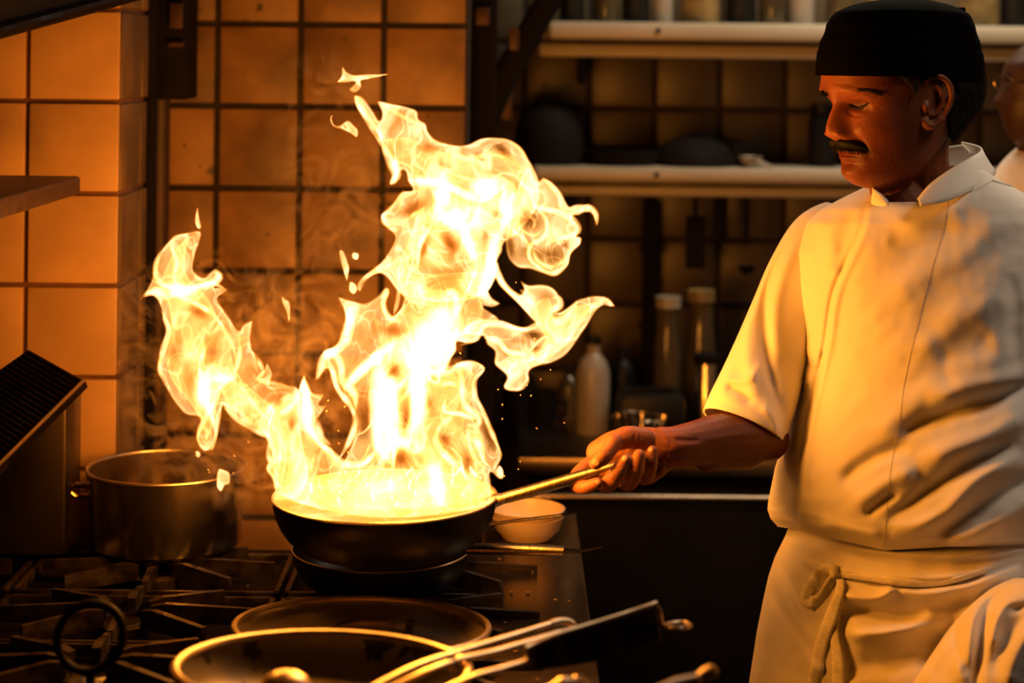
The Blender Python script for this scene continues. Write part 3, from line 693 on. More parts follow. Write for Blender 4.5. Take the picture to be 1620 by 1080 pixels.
# pale bowls on the strip
t = empty('cream_bowl', W(833, 830, 2.95), 'cream bowl standing on the steel strip behind the pan handle', 'bowl')
bc = Vector((W(834, 830, 2.95).x, 2.95, ST + .001))
MB().lathe([(0, 0), (.040, 0), (.042, .004), (.052, .014), (.0590, .034), (.0600, .036), (.0575, .036), (.050, .017), (.038, .007), (0, .006)], 48, bc).build('bowl_body', M['ceramic'], t)
t = empty('cream_bowl', bc + Vector((0, 0, .014)), 'upper cream bowl nested in the one on steel strip', 'bowl')
MB().lathe([(0, .012), (.036, .012), (.050, .024), (.0600, .045), (.0615, .047), (.059, .048), (.049, .028), (.034, .017), (0, .016)], 48, bc).build('bowl_body', M['ceramic'], t)

# dark ring on a small stand at the lower left
rc = W(143, 1008, 2.12); rz = ST + .0115
t = empty('ring_stand', (rc.x, rc.y, rz), 'dark upright metal ring on a small base at the lower left', 'ring')
MB().tube([rc + Vector((.0355 * math.cos(a), .012 * math.cos(a), .0395 * math.sin(a))) for a in [2 * math.pi * k / 48 for k in range(48)]], .0052, 10, closed=True).build('ring', M['black_metal'], t)
MB().tube([(rc.x, rc.y, rz + .004), (rc.x, rc.y, rc.z - .036)], .005, 10).build('stem', M['black_metal'], t)
MB().lathe([(0, 0), (.028, 0), (.028, .003), (.01, .006), (0, .006)], 24, (rc.x, rc.y, rz)).build('base', M['black_metal'], t)

# ================================================================== the fire
fire = empty('flames', W(610, 790, 2.5), 'tall yellow and white flames leaping out of the frying pan', 'flames')
HOT = [(285, 458, 18, 9, 15, 1.3), (322, 615, 13, 34, 0, .9), (350, 598, 16, 8, 0, .8), (484, 640, 8, 38, -5, 1.6), (555, 498, 10, 20, 20, 1.3), (520, 556, 10, 8, 0, 1.5),
       (690, 545, 40, 34, 0, 2.2), (700, 500, 22, 16, 0, .9), (720, 345, 14, 12, 0, 1.6), (770, 295, 20, 12, -10, 1.5), (672, 287, 24, 6, 5, 1.0), (700, 300, 12, 30, 0, .9),
       (800, 330, 8, 40, 5, 1.0), (612, 640, 16, 62, 3, 1.9), (590, 570, 40, 7, -38, 1.4), (662, 620, 11, 62, 3, 1.6), (735, 575, 16, 10, 0, 1.0), (742, 385, 7, 22, -20, 1.3),
       (780, 400, 8, 34, 5, 1.2), (770, 460, 9, 20, 0, 1.2), (640, 700, 40, 8, 20, .8), (690, 760, 12, 30, -10, 1.0), (615, 700, 16, 20, 0, 1.1), (440, 640, 16, 8, -25, .7),
       (625, 268, 6, 16, 10, .9), (600, 215, 7, 14, 20, .4), (835, 480, 10, 16, 0, .5), (812, 590, 12, 8, 0, .5), (740, 350, 40, 20, 0, .4), (650, 560, 30, 30, 0, .5)]
COLD = [(677, 234, 20, 7, 10, .65), (705, 262, 14, 4, 25, .5), (758, 247, 8, 5, 20, .6), (712, 385, 11, 22, -20, .9), (670, 393, 7, 20, 20, .85), (652, 330, 26, 11, -28, .85), (630, 372, 8, 20, 20, .4),
        (838, 350, 17, 17, 0, .8), (866, 402, 28, 11, -5, .62), (894, 386, 6, 4, -30, .9), (808, 392, 8, 22, -10, .8), (785, 340, 9, 7, 0, .4), (768, 372, 5, 12, 0, .4), (795, 238, 16, 6, 35, .75),
        (578, 660, 14, 30, 0, .80), (623, 587, 12, 15, 0, .92), (622, 522, 22, 10, 8, .7), (643, 662, 5, 20, 0, .75), (607, 692, 6, 18, 5, .7), (704, 697, 9, 18, -25, .72), (635, 726, 14, 14, 0, .8),
        (681, 640, 7, 16, -15, .5), (741, 732, 9, 18, -15, .7), (774, 690, 10, 32, -18, .72), (735, 638, 5, 10, 0, .7), (652, 707, 6, 9, 0, .5), (575, 450, 20, 10, 0, .6), (690, 450, 18, 18, 30, .5), (720, 430, 18, 24, 25, .5),
        (314, 494, 16, 7, 28, .8), (279, 552, 13, 32, 8, .5), (335, 545, 12, 26, -10, .4), (440, 634, 11, 15, 0, .8), (461, 671, 5, 12, 0, .7), (298, 600, 14, 24, -20, .3), (400, 620, 9, 14, -40, .4),
        (412, 590, 8, 10, 0, .4), (815, 537, 18, 6, 10, .45), (845, 530, 17, 8, 10, .9), (876, 497, 5, 6, 0, .92), (862, 468, 12, 10, 0, .45), (848, 552, 12, 5, -30, .75), (800, 555, 8, 8, 0, .4),
        (540, 520, 6, 16, 10, .3), (548, 655, 14, 40, 0, .75), (590, 520, 8, 30, 5, .35), (595, 410, 14, 26, 30, .3), (455, 740, 12, 30, 0, .35), (430, 740, 6, 20, 0, .3)]
def spots(px, py, lst):
    s = np.zeros_like(px)
    out = []
    for (cx, cy, rx, ry, a, am) in lst:
        a = R(a); dx, dy = px - cx, py - cy
        u = (dx * math.cos(a) + dy * math.sin(a)) / rx; v = (-dx * math.sin(a) + dy * math.cos(a)) / ry
        out.append(am * np.exp(-(u * u + v * v) ** 1.3))
    return out
def heat_at(px, py):
    h = np.ones_like(px)
    for q in spots(px, py, HOT): h = h + q * 1.5
    for q in spots(px, py, COLD): h = h * (1 - q)
    return h
def pdist(px, py, poly):
    """distance in pixels to the outline and inside flag"""
    P = np.stack([px, py], 1); A = poly; B = np.roll(poly, -1, 0); d = np.full(len(P), 1e9); ins = np.zeros(len(P), bool)
    for a, b in zip(A, B):
        ab = b - a; L = ab @ ab + 1e-12; t = np.clip(((P - a) @ ab) / L, 0, 1); q = P - (a + t[:, None] * ab); d = np.minimum(d, np.hypot(q[:, 0], q[:, 1]))
        if (a[1] > b[1]) != (False) or True:
            c = ((a[1] > P[:, 1]) != (b[1] > P[:, 1]))
            with np.errstate(divide='ignore', invalid='ignore'): xi = (b[0] - a[0]) * (P[:, 1] - a[1]) / (b[1] - a[1] + 1e-12) + a[0]
            ins ^= (c & (P[:, 0] < xi))
    return d, ins
def add_heat(o, vals):
    at = o.data.attributes.new('gas_amount', 'FLOAT', 'POINT'); at.data.foreach_set('value', np.asarray(vals, dtype=np.float32))
def flame_body(name, pts, Y0, th, base=.55, seed=0, grid=5.5, parent=None, use_spots=True, m='flame', dropfn=None, ridge=.55, soft=3.6):
    poly = cr(pts, 4.0, True)[:, :2]
    x0, y0 = poly.min(0); x1, y1 = poly.max(0)
    gx, gy = np.meshgrid(np.arange(x0, x1, grid), np.arange(y0, y1, grid)); gx = gx + (np.arange(gx.shape[0]) % 2)[:, None] * grid * .5
    rng = np.random.RandomState(seed + 5)
    gx = gx.ravel() + rng.uniform(-.8, .8, gx.size); gy = gy.ravel() + rng.uniform(-.8, .8, gy.size)
    d, ins = pdist(gx, gy, poly); k = ins & (d > 4.5); inner = np.stack([gx[k], gy[k]], 1)
    # a ring just inside the outline carries the bright skin of the flame
    nx = np.roll(poly, -1, 0) - np.roll(poly, 1, 0); nx /= (np.linalg.norm(nx, axis=1, keepdims=True) + 1e-9); nrm = np.stack([-nx[:, 1], nx[:, 0]], 1)
    rings = []
    for off in (1.6, 3.4):
        for s in (1, -1):
            q = poly + nrm * off * s; dd, ii = pdist(q[:, 0], q[:, 1], poly); rings.append(q[ii & (dd > off * .8)])
    allp = np.concatenate([poly] + rings + [inner]); nb = len(poly)
    ed = [(i, (i + 1) % nb) for i in range(nb)]
    vv, _, ff, ov, _, _ = delaunay_2d_cdt([Vector(p) for p in allp], ed, [], 1, 1e-4)
    V = np.array([[v[0], v[1]] for v in vv]); d, ins = pdist(V[:, 0], V[:, 1], poly)
    F = [f for f in ff if len(f) == 3]
    cen = np.array([V[list(f)].mean(0) for f in F]); _, ci = pdist(cen[:, 0], cen[:, 1], poly); F = [f for f, c in zip(F, ci) if c]
    d = np.where(d < .05, 0, d)
    Rm = 26.0; prof = np.sqrt(np.clip(1 - (1 - np.minimum(d / Rm, 1)) ** 2, 0, 1))
    mid = np.array([Y0 + .035 * noise.noise(Vector((x * .011, y * .009, seed * 3.7))) + .012 * noise.noise(Vector((x * .04, y * .03, seed))) for x, y in V])
    tk = th * prof * np.array([.75 + .6 * noise.noise(Vector((x * .03, y * .018, seed + 9.1))) for x, y in V])
    tk = np.maximum(tk, .0006 * (d > 0)); bd = d < .05
    h = base * (np.minimum(d / soft, 1) ** 1.2) * (1 + ridge * np.exp(-((d - soft) / 2.2) ** 2))
    if use_spots: h = h * heat_at(V[:, 0], V[:, 1])
    idxb = {}; verts = []; heat = []
    for i in range(len(V)): verts.append(W(V[i, 0], V[i, 1], mid[i] - tk[i])); heat.append(h[i])
    for i in range(len(V)):
        if bd[i]: idxb[i] = i
        else:
            idxb[i] = len(verts)
            ox, oy = 2.5 * noise.noise(Vector((V[i, 0] * .05, V[i, 1] * .05, 7 + seed))), 2.5 * noise.noise(Vector((V[i, 0] * .05, V[i, 1] * .05, 17 + seed)))
            s = min(1, d[i] / 9)
            verts.append(W(V[i, 0] + ox * s, V[i, 1] + oy * s, mid[i] + tk[i])); heat.append(h[i])
    faces = [list(f) for f in F] + [[idxb[i] for i in f][::-1] for f in F]
    m_ = bpy.data.meshes.new(name); m_.from_pydata([tuple(v) for v in verts], [], faces); m_.polygons.foreach_set('use_smooth', [True] * len(m_.polygons))
    m_.materials.append(M[m]); o = bpy.data.objects.new(name, m_); C.objects.link(o); attach(o, parent or fire); add_heat(o, heat); return o
def strands(name, lst, seed=0, parent=None):
    b = MB(); hv = []
    for k, s in enumerate(lst):
        pts, r, h = s[0], s[1], s[2]; Y = s[3] if len(s) > 3 else 2.50
        P = cr([(p[0], p[1], Y + (p[2] if len(p) > 2 else 0)) for p in pts], 5.0); n = len(P)
        n0 = len(b.v); W3 = []; rad = []
        for i, q in enumerate(P):
            u = i / max(1, n - 1); e = min(1, u / .18, (1 - u) / .22); wv = noise.noise(Vector((q[0] * .03, q[1] * .03, k + seed)))
            W3.append(W(q[0], q[1], q[2] + .02 * wv)); rad.append(max(.0004, 1.7 * r * Y / F_PX * (max(e, .02) ** .7) * (1 + .45 * wv)))
            hv += [.62 * h * (.35 + .65 * max(e, 0)) * (1 + .5 * noise.noise(Vector((q[0] * .02, q[1] * .02, k + 50))))] * 10
        b.tube(W3, rad, 10, cap=False)
    m_ = bpy.data.meshes.new(name); m_.from_pydata([tuple(v) for v in b.v], [], b.f); m_.polygons.foreach_set('use_smooth', [True] * len(m_.polygons))
    m_.materials.append(M['flame_line']); o = bpy.data.objects.new(name, m_); C.objects.link(o); attach(o, parent or fire); add_heat(o, hv); return o

left = [(318, 365), (316, 385), (310, 401), (307, 427), (322, 438), (332, 430), (341, 425), (352, 438), (343, 448), (341, 454), (352, 452), (361, 459), (351, 467), (345, 473), (355, 490), (366, 505),
        (377, 522), (385, 512), (400, 507), (397, 535), (400, 552), (404, 558), (412, 587), (417, 585), (422, 573), (432, 591), (428, 607), (445, 610), (461, 609), (473, 615), (476, 640), (480, 700),
        (490, 750), (470, 790), (440, 782), (430, 758), (420, 742), (429, 720), (420, 690), (400, 677), (375, 664), (358, 650), (353, 642), (350, 666), (345, 690), (339, 711), (332, 713), (322, 715),
        (312, 700), (309, 689), (313, 672), (316, 661), (294, 656), (280, 642), (269, 626), (258, 605), (251, 585), (249, 572), (252, 550), (261, 524), (256, 505), (255, 491), (246, 472), (235, 468),
        (220, 475), (230, 460), (239, 442), (243, 420), (253, 397), (265, 382), (277, 371), (295, 367)]
flame_body('left_tongue', left, 2.54, .045, .48, 1)
flame_body('left_tongue', [(300, 372), (296, 400), (296, 430), (310, 450), (330, 470), (345, 500), (365, 540), (372, 580), (395, 610), (430, 640), (450, 680), (445, 740), (432, 745), (425, 700), (395, 670), (360, 640),
        (345, 620), (340, 670), (325, 700), (318, 670), (300, 640), (275, 610), (262, 575), (268, 530), (266, 490), (252, 455), (262, 420), (275, 395)], 2.52, .03, .32, 2)
upper = [(560, 150), (572, 152), (580, 160), (591, 176), (600, 190), (603, 178), (597, 160), (620, 163), (658, 173), (663, 188), (674, 195), (678, 208), (690, 220), (715, 228), (739, 228), (762, 218), (787, 217), (806, 220),
         (824, 232), (836, 250), (845, 265), (854, 290), (850, 330), (820, 370), (798, 385), (795, 398), (787, 413), (785, 440), (760, 470), (700, 480), (640, 470), (612, 440), (598, 434), (580, 445), (570, 462), (563, 452),
         (575, 435), (600, 416), (615, 396), (624, 375), (612, 362), (604, 352), (602, 339), (618, 325), (636, 303), (652, 300), (645, 288), (640, 270), (632, 275), (628, 290), (617, 293), (616, 286), (622, 272), (614, 250), (605, 232), (596, 213), (583, 195), (570, 180), (561, 165)]
flame_body('upper_tongue', upper, 2.50, .07, .66, 3)
flame_body('upper_tongue', [(602, 225), (640, 215), (690, 235), (740, 245), (790, 235), (830, 262), (845, 300), (825, 340), (800, 360), (790, 400), (775, 440), (740, 450), (700, 440), (650, 445), (625, 430), (640, 390), (655, 350), (660, 310), (648, 270), (620, 255)], 2.47, .05, .29, 4)
curl = [(835, 262), (850, 285), (858, 280), (866, 283), (876, 289), (888, 303), (895, 317), (901, 326), (908, 323), (920, 322), (935, 325), (944, 336), (946, 350), (943, 360), (939, 345), (933, 337), (922, 337), (911, 338), (907, 346),
        (915, 354), (917, 363), (913, 372), (921, 376), (918, 388), (908, 397), (903, 405), (900, 418), (890, 430), (878, 436), (862, 434), (850, 430), (838, 426), (820, 424), (806, 412), (800, 395), (800, 370), (810, 330), (820, 290)]
flame_body('curling_tongue', curl, 2.48, .045, .62, 5)
low = [(534, 469), (554, 474), (577, 479), (596, 468), (610, 453), (618, 462), (611, 480), (616, 500), (632, 488), (640, 465), (645, 440), (700, 430), (785, 430), (772, 450), (777, 468), (792, 480), (778, 487), (765, 485), (790, 505), (770, 520),
       (752, 541), (738, 544), (723, 541), (722, 556), (706, 578), (712, 583), (722, 573), (748, 569), (766, 580), (757, 590), (752, 607), (754, 630), (766, 650), (776, 669), (785, 690), (795, 718), (792, 730), (788, 742), (797, 756), (789, 758),
       (776, 748), (778, 775), (770, 800), (700, 815), (600, 820), (500, 805), (440, 782), (430, 758), (420, 740), (428, 719), (420, 690), (425, 660), (445, 625), (468, 620), (476, 600), (482, 592), (487, 608), (495, 620), (512, 625), (505, 640),
       (517, 640), (506, 660), (500, 666), (503, 690), (526, 708), (532, 722), (541, 730), (552, 710), (558, 690), (556, 652), (540, 617), (522, 590), (515, 584), (505, 600), (497, 601), (509, 576), (511, 555), (530, 545), (543, 520), (545, 500), (541, 485)]
flame_body('main_tongue', low, 2.50, .075, .47, 6)
flame_body('main_tongue', [(590, 500), (612, 510), (640, 480), (680, 450), (730, 440), (765, 480), (755, 520), (720, 540), (705, 575), (745, 575), (750, 610), (745, 650), (765, 690), (770, 740), (760, 790), (640, 806), (560, 800), (580, 740), (595, 700), (590, 640), (600, 590), (580, 580), (560, 605), (548, 600), (580, 570), (598, 545)], 2.46, .05, .26, 7)
flame_body('main_tongue', [(600, 600), (640, 560), (680, 570), (720, 590), (740, 640), (735, 680), (755, 720), (750, 780), (690, 800), (630, 790), (600, 740), (590, 690)], 2.54, .05, .20, 8)
flame_body('low_tongue', [(482, 592), (490, 640), (500, 680), (515, 706), (540, 733), (580, 735), (640, 740), (700, 745), (770, 765), (775, 795), (700, 812), (600, 817), (500, 803), (452, 785), (455, 730), (462, 690), (475, 655)], 2.44, .04, .28, 9)
arm_ = [(787, 413), (795, 438), (806, 454), (820, 466), (828, 458), (822, 443), (836, 450), (853, 449), (868, 451), (879, 458), (886, 470), (887, 485), (883, 493), (893, 489), (912, 474), (925, 470), (939, 467), (955, 468), (965, 472), (973, 484),
        (967, 486), (954, 484), (942, 495), (931, 513), (918, 532), (904, 552), (890, 566), (869, 576), (850, 580), (838, 588), (838, 604), (828, 617), (814, 620), (800, 617), (796, 610), (801, 595), (785, 580), (781, 572), (782, 556), (770, 545), (765, 533),
        (750, 532), (730, 525), (750, 505), (790, 505), (825, 517), (846, 514), (836, 500), (818, 480), (800, 463), (787, 447), (778, 430)]
flame_body('right_tongue', arm_, 2.47, .035, .66, 10)
flame_body('right_tongue', [(845, 480), (870, 470), (880, 500), (905, 485), (930, 478), (950, 478), (930, 500), (905, 535), (880, 560), (840, 575), (815, 585), (800, 570), (830, 560), (860, 540), (850, 515)], 2.45, .02, .38, 11)
# loose wisps
for k, (w_, Y_) in enumerate([([(541, 103), (548, 113), (560, 118), (580, 117), (600, 117), (622, 116), (600, 122), (580, 126), (571, 128), (572, 138), (563, 147), (552, 142), (562, 130), (545, 131), (533, 130), (540, 120)], 2.5),
        ([(534, 172), (526, 185), (528, 196), (538, 198), (550, 190), (562, 200), (567, 206), (565, 218), (552, 210), (540, 205), (527, 200), (522, 186)], 2.5),
        ([(313, 326), (316, 345), (319, 360), (313, 362), (308, 352), (309, 338)], 2.54), ([(536, 396), (543, 396), (549, 410), (553, 425), (549, 445), (543, 430), (538, 412)], 2.52),
        ([(560, 398), (568, 402), (566, 411), (558, 410), (556, 403)], 2.52), ([(445, 467), (452, 473), (458, 476), (460, 490), (458, 510), (452, 492), (446, 478)], 2.53),
        ([(346, 741), (356, 743), (364, 748), (364, 765), (356, 768), (350, 778), (343, 772), (342, 755)], 2.6), ([(789, 735), (796, 742), (797, 755), (790, 757), (784, 748)], 2.5),
        ([(553, 445), (562, 448), (566, 458), (560, 466), (552, 460)], 2.52), ([(310, 712), (318, 716), (316, 724), (309, 722)], 2.56)]):
    flame_body('wisp', w_, Y_, .006, .62, 20 + k, 4.0, use_spots=False, soft=2.2, ridge=.5)
SL = [([(239, 442), (262, 455), (285, 470), (310, 480), (340, 500), (360, 530), (372, 560), (376, 592)], 3, 1.6), ([(255, 491), (268, 520), (262, 550), (252, 580), (262, 612)], 2.5, 1.3), ([(228, 470), (246, 460), (265, 468), (285, 462), (310, 455), (335, 448), (355, 456)], 5, 2.2),
      ([(341, 425), (346, 440), (330, 450), (305, 455)], 4.5, 1.6), ([(277, 372), (272, 390), (280, 412), (276, 440), (285, 462)], 3, 1.3), ([(253, 397), (246, 425), (252, 445), (280, 462), (300, 485)], 3.5, 1.5), ([(310, 520), (322, 545), (316, 580), (322, 615), (330, 645), (342, 685), (334, 712)], 3, 1.4),
      ([(377, 522), (379, 560), (371, 588), (350, 610), (338, 640), (314, 685), (318, 712)], 3, 1.5), ([(345, 610), (330, 650), (312, 690)], 4, 1.2), ([(353, 642), (375, 664), (400, 678), (422, 690), (436, 700)], 3, 1.8), ([(343, 598), (360, 602), (376, 592)], 3.5, 1.6),
      ([(400, 555), (416, 588), (408, 598), (430, 606), (460, 612)], 3, 1.1), ([(376, 600), (392, 625), (410, 650), (432, 672), (444, 700), (440, 740)], 3, 1.1), ([(436, 655), (452, 650), (466, 636), (476, 620)], 4.5, 1.8), ([(430, 690), (425, 720), (438, 750), (447, 780)], 3, 1.4), ([(445, 690), (452, 720), (446, 760)], 2.5, 1.0),
      ([(481, 594), (484, 640), (492, 680), (505, 700), (526, 718), (545, 733), (575, 733), (592, 716), (600, 690)], 4, 2.2), ([(484, 600), (488, 640), (500, 672), (508, 692), (524, 704)], 5, 2.0), ([(511, 558), (524, 580), (533, 612), (550, 636), (559, 652), (561, 672), (553, 697), (540, 720), (531, 731)], 3.5, 2.2),
      ([(513, 556), (530, 560), (540, 580), (541, 600), (552, 613), (561, 625), (563, 650)], 4.5, 2.2), ([(500, 598), (508, 582), (513, 565), (530, 556), (545, 540), (552, 510), (556, 486)], 5.5, 2.4), ([(606, 550), (590, 570), (570, 588), (550, 609), (543, 618)], 6.5, 2.6), ([(602, 556), (598, 590), (594, 640), (597, 680), (602, 712), (622, 735)], 9, 2.2),
      ([(640, 545), (652, 600), (657, 650), (648, 690), (642, 716)], 7, 1.6), ([(562, 688), (576, 683), (588, 668), (592, 645)], 1.6, 1.3), ([(588, 716), (572, 736), (540, 738)], 3, 1.4), ([(586, 700), (578, 720), (568, 732)], 1.5, .9), ([(624, 700), (622, 735), (618, 765), (624, 795)], 2.6, 2.0), ([(600, 695), (608, 718), (622, 722), (630, 700), (628, 676)], 2.2, 1.8),
      ([(641, 700), (655, 714), (668, 708), (672, 690), (664, 676)], 3.5, 1.7), ([(748, 571), (765, 582), (752, 600), (752, 626), (764, 650), (776, 680), (786, 702), (794, 720)], 2.8, 1.8), ([(721, 570), (730, 600), (735, 640), (758, 662), (752, 682), (758, 706), (766, 730), (778, 738)], 4, 1.9), ([(690, 688), (700, 715), (720, 735), (736, 752), (744, 780)], 4, 2.0),
      ([(718, 656), (698, 672), (688, 698), (700, 722)], 3.2, 1.6), ([(740, 668), (742, 700), (752, 726), (770, 742)], 2.5, 1.3), ([(605, 228), (618, 255), (627, 276), (618, 292)], 5, 2.2), ([(560, 152), (572, 176), (588, 202), (606, 232), (612, 250)], 3, 1.4), ([(566, 152), (580, 180), (594, 200), (604, 222)], 2, 1.0), ([(600, 162), (640, 186), (668, 200), (676, 214)], 3, 1.1),
      ([(645, 285), (672, 286), (700, 290), (730, 305), (760, 316), (790, 300), (806, 285)], 5.5, 2.0), ([(690, 290), (694, 320), (702, 345), (725, 352), (744, 392), (754, 414), (750, 440)], 7, 1.9), ([(800, 284), (813, 298), (806, 330), (800, 352), (785, 375), (776, 410), (771, 440), (764, 472)], 5, 2.2), ([(760, 320), (750, 350), (736, 372), (730, 400)], 4, 1.5),
      ([(690, 318), (688, 345), (696, 352)], 4, 1.6), ([(722, 305), (718, 330), (728, 345), (745, 330), (752, 312)], 4, 1.5), ([(815, 330), (835, 321), (855, 334), (866, 355), (860, 376), (841, 386), (837, 405), (850, 421), (875, 433), (895, 420), (902, 400), (916, 386)], 3, 1.6), ([(832, 322), (860, 330), (885, 336), (905, 347), (916, 362), (905, 372), (880, 379), (858, 392)], 3.6, 1.5),
      ([(898, 338), (915, 336), (930, 326), (942, 336), (945, 356)], 3.2, 1.6), ([(858, 281), (880, 303), (890, 328), (898, 338)], 2.8, 1.3), ([(842, 392), (850, 412), (870, 422), (890, 414), (898, 400)], 3, 1.1), ([(818, 345), (812, 365), (824, 372), (840, 392)], 2.6, 1.3), ([(824, 332), (820, 352), (832, 368), (848, 372), (860, 360)], 2.2, 1.0), ([(835, 340), (846, 350), (842, 364)], 2, .9),
      ([(787, 420), (793, 445), (812, 464), (832, 474), (850, 484)], 4, 2.0), ([(822, 458), (838, 470), (846, 492), (850, 512)], 3.6, 1.3), ([(872, 472), (884, 470), (886, 484), (873, 492), (876, 506), (890, 508), (905, 490), (914, 476)], 4, 1.8), ([(973, 484), (955, 474), (935, 488), (912, 510), (898, 540), (862, 566), (835, 580), (808, 590)], 3.6, 1.3),
      ([(766, 534), (788, 540), (804, 556), (832, 560), (845, 556)], 4, 2.2), ([(728, 546), (755, 536), (764, 516), (790, 514), (830, 521), (850, 512), (872, 512)], 3, 1.8), ([(806, 616), (810, 600), (806, 586), (815, 575), (850, 566), (880, 548)], 3, 1.3), ([(912, 474), (908, 505), (898, 530), (884, 552)], 2.4, 1.2), ([(846, 562), (866, 550), (880, 540)], 2, 1.1), ([(832, 562), (852, 540), (864, 533), (872, 546)], 1.8, 1.3),
      ([(756, 418), (742, 455), (726, 488), (718, 512)], 3, 1.7), ([(615, 455), (606, 478), (614, 500), (635, 510)], 3.5, 1.7), ([(640, 420), (636, 450), (650, 475), (690, 482)], 3, 1.2), ([(632, 420), (630, 470), (622, 500)], 2.6, 1.1), ([(576, 440), (600, 425), (625, 415), (655, 400), (668, 370), (672, 345)], 4, 1.3), ([(660, 428), (664, 390), (680, 360), (692, 350)], 3, 1.5), ([(700, 470), (716, 462), (722, 480), (716, 505)], 5, 2.0),
      ([(722, 540), (712, 556), (706, 576), (690, 588), (660, 580)], 3.6, 2.0), ([(608, 600), (620, 614), (636, 606), (646, 588)], 3.5, 1.7), ([(610, 628), (626, 636), (644, 622), (652, 600)], 4, 1.9), ([(676, 572), (680, 600), (694, 604), (692, 580)], 3, 1.7), ([(695, 610), (712, 606), (724, 612)], 3, 1.8), ([(706, 628), (703, 650), (730, 655), (756, 664)], 3.2, 1.8),
      ([(620, 338), (606, 345), (612, 356), (636, 352), (656, 338), (676, 326)], 2.6, 1.0), ([(632, 332), (636, 314), (650, 306), (664, 300)], 3, 1.2), ([(612, 332), (626, 320), (640, 300)], 2.2, .9), ([(700, 235), (740, 250), (780, 245), (810, 255), (828, 275)], 3, .8), ([(690, 262), (730, 280), (770, 286), (800, 280)], 2.5, .8), ([(806, 222), (826, 240), (838, 268), (850, 300)], 2.4, .9)]
strands('flame_filament', SL)
# flame lying in the pan: a rolling surface below the rim
b = MB(); NR_, NA = 16, 72; hv = []
for i in range(NR_ + 1):
    r = .1512 * (i / NR_) ** .9
    for j in range(NA):
        a = 2 * math.pi * j / NA; nz = noise.noise(Vector((r * math.cos(a) * 22, r * math.sin(a) * 22, 3)))
        b.v.append(PC + Vector((r * math.cos(a), r * math.sin(a), -.0015 + .012 * nz * (1 - (i / NR_) ** 2)))); hv.append(.36 + .22 * max(0, nz) + .25 * noise.noise(Vector((r * math.cos(a) * 60, r * math.sin(a) * 60, 8))))
for i in range(NR_):
    for j in range(NA): b.f.append([i * NA + j, i * NA + (j + 1) % NA, (i + 1) * NA + (j + 1) % NA, (i + 1) * NA + j])
o = b.build('pan_fire', M['flame'], fire, sharp=None); add_heat(o, hv)
PS = []
rs = random.Random(4)
for k in range(46):
    x = rs.uniform(470, 770); y = 806 - abs(x - 609) * .09 - rs.uniform(0, 50); L = rs.uniform(6, 26); a = rs.uniform(-2.2, -.9)
    PS.append(([(x, y), (x + L * .5 * math.cos(a) + rs.uniform(-4, 4), y + L * .5 * math.sin(a)), (x + L * math.cos(a), y + L * math.sin(a))], rs.uniform(.8, 2.4), rs.uniform(1.2, 3.0), 2.46))
strands('pan_fire_filament', PS, 3)
# sparks
b = MB()
for k in range(70):
    x, y = rs.gauss(790, 60), rs.gauss(640, 90)
    if k % 2: x, y = rs.uniform(330, 560), rs.uniform(600, 770)
    if x < 240 or y > 800 or y < 300: continue
    c = W(x, y, 2.5 + rs.uniform(-.12, .12)); L = rs.uniform(.0006, .002); b.tube([c, c + Vector((rs.uniform(-L, L), 0, L))], .0005, 4)
hs = mat('spark', (1, .5, .2), .5); hs.node_tree.nodes['Principled BSDF'].inputs['Emission Color'].default_value = (1, .45, .12, 1); hs.node_tree.nodes['Principled BSDF'].inputs['Emission Strength'].default_value = .7
hs.cycles.emission_sampling = 'NONE'
tag(b.build('sparks', hs), 'tiny orange sparks floating around the flames', 'sparks', kind='stuff')
# smoke that the flame lights, as a few thin curling veils
def veil(poly, Y, dens, seed):
    P = cr(poly, 8, True)[:, :2]; x0, y0 = P.min(0); x1, y1 = P.max(0); g = 9.0
    nx_, ny_ = int((x1 - x0) / g) + 2, int((y1 - y0) / g) + 2
    X, Yg = np.meshgrid(x0 + np.arange(nx_) * g, y0 + np.arange(ny_) * g); d, ins = pdist(X.ravel(), Yg.ravel(), P)
    h = np.where(ins, np.clip(d / 60, 0, 1) ** 1.2, 0) * dens
    v = [W(x, y, Y + .05 * noise.noise(Vector((x * .012, y * .012, seed))) + .015 * noise.noise(Vector((x * .04, y * .04, seed)))) for x, y in zip(X.ravel(), Yg.ravel())]
    f = [[i * nx_ + j, i * nx_ + j + 1, (i + 1) * nx_ + j + 1, (i + 1) * nx_ + j] for i in range(ny_ - 1) for j in range(nx_ - 1)]
    f = [q for q in f if max(h[k] for k in q) > 0]
    used = sorted({k for q in f for k in q}); mp_ = {k: i for i, k in enumerate(used)}
    o = mesh('smoke_veil', [v[k] for k in used], [[mp_[k] for k in q] for q in f], M['smoke'], smoke, True); add_heat(o, [h[k] for k in used])
smoke = empty('smoke', W(450, 600, 2.7), 'thin brown smoke drifting around and behind the flames', 'smoke', kind='stuff')
veil([(190, 400), (420, 380), (560, 420), (600, 560), (560, 740), (440, 830), (240, 830), (170, 700), (150, 520)], 2.80, .8, 1)
veil([(300, 480), (520, 440), (600, 600), (520, 760), (400, 840), (300, 820), (260, 650)], 2.70, .6, 2)
veil([(480, 60), (620, 100), (660, 260), (640, 420), (520, 460), (420, 360), (420, 160)], 2.85, .5, 3)
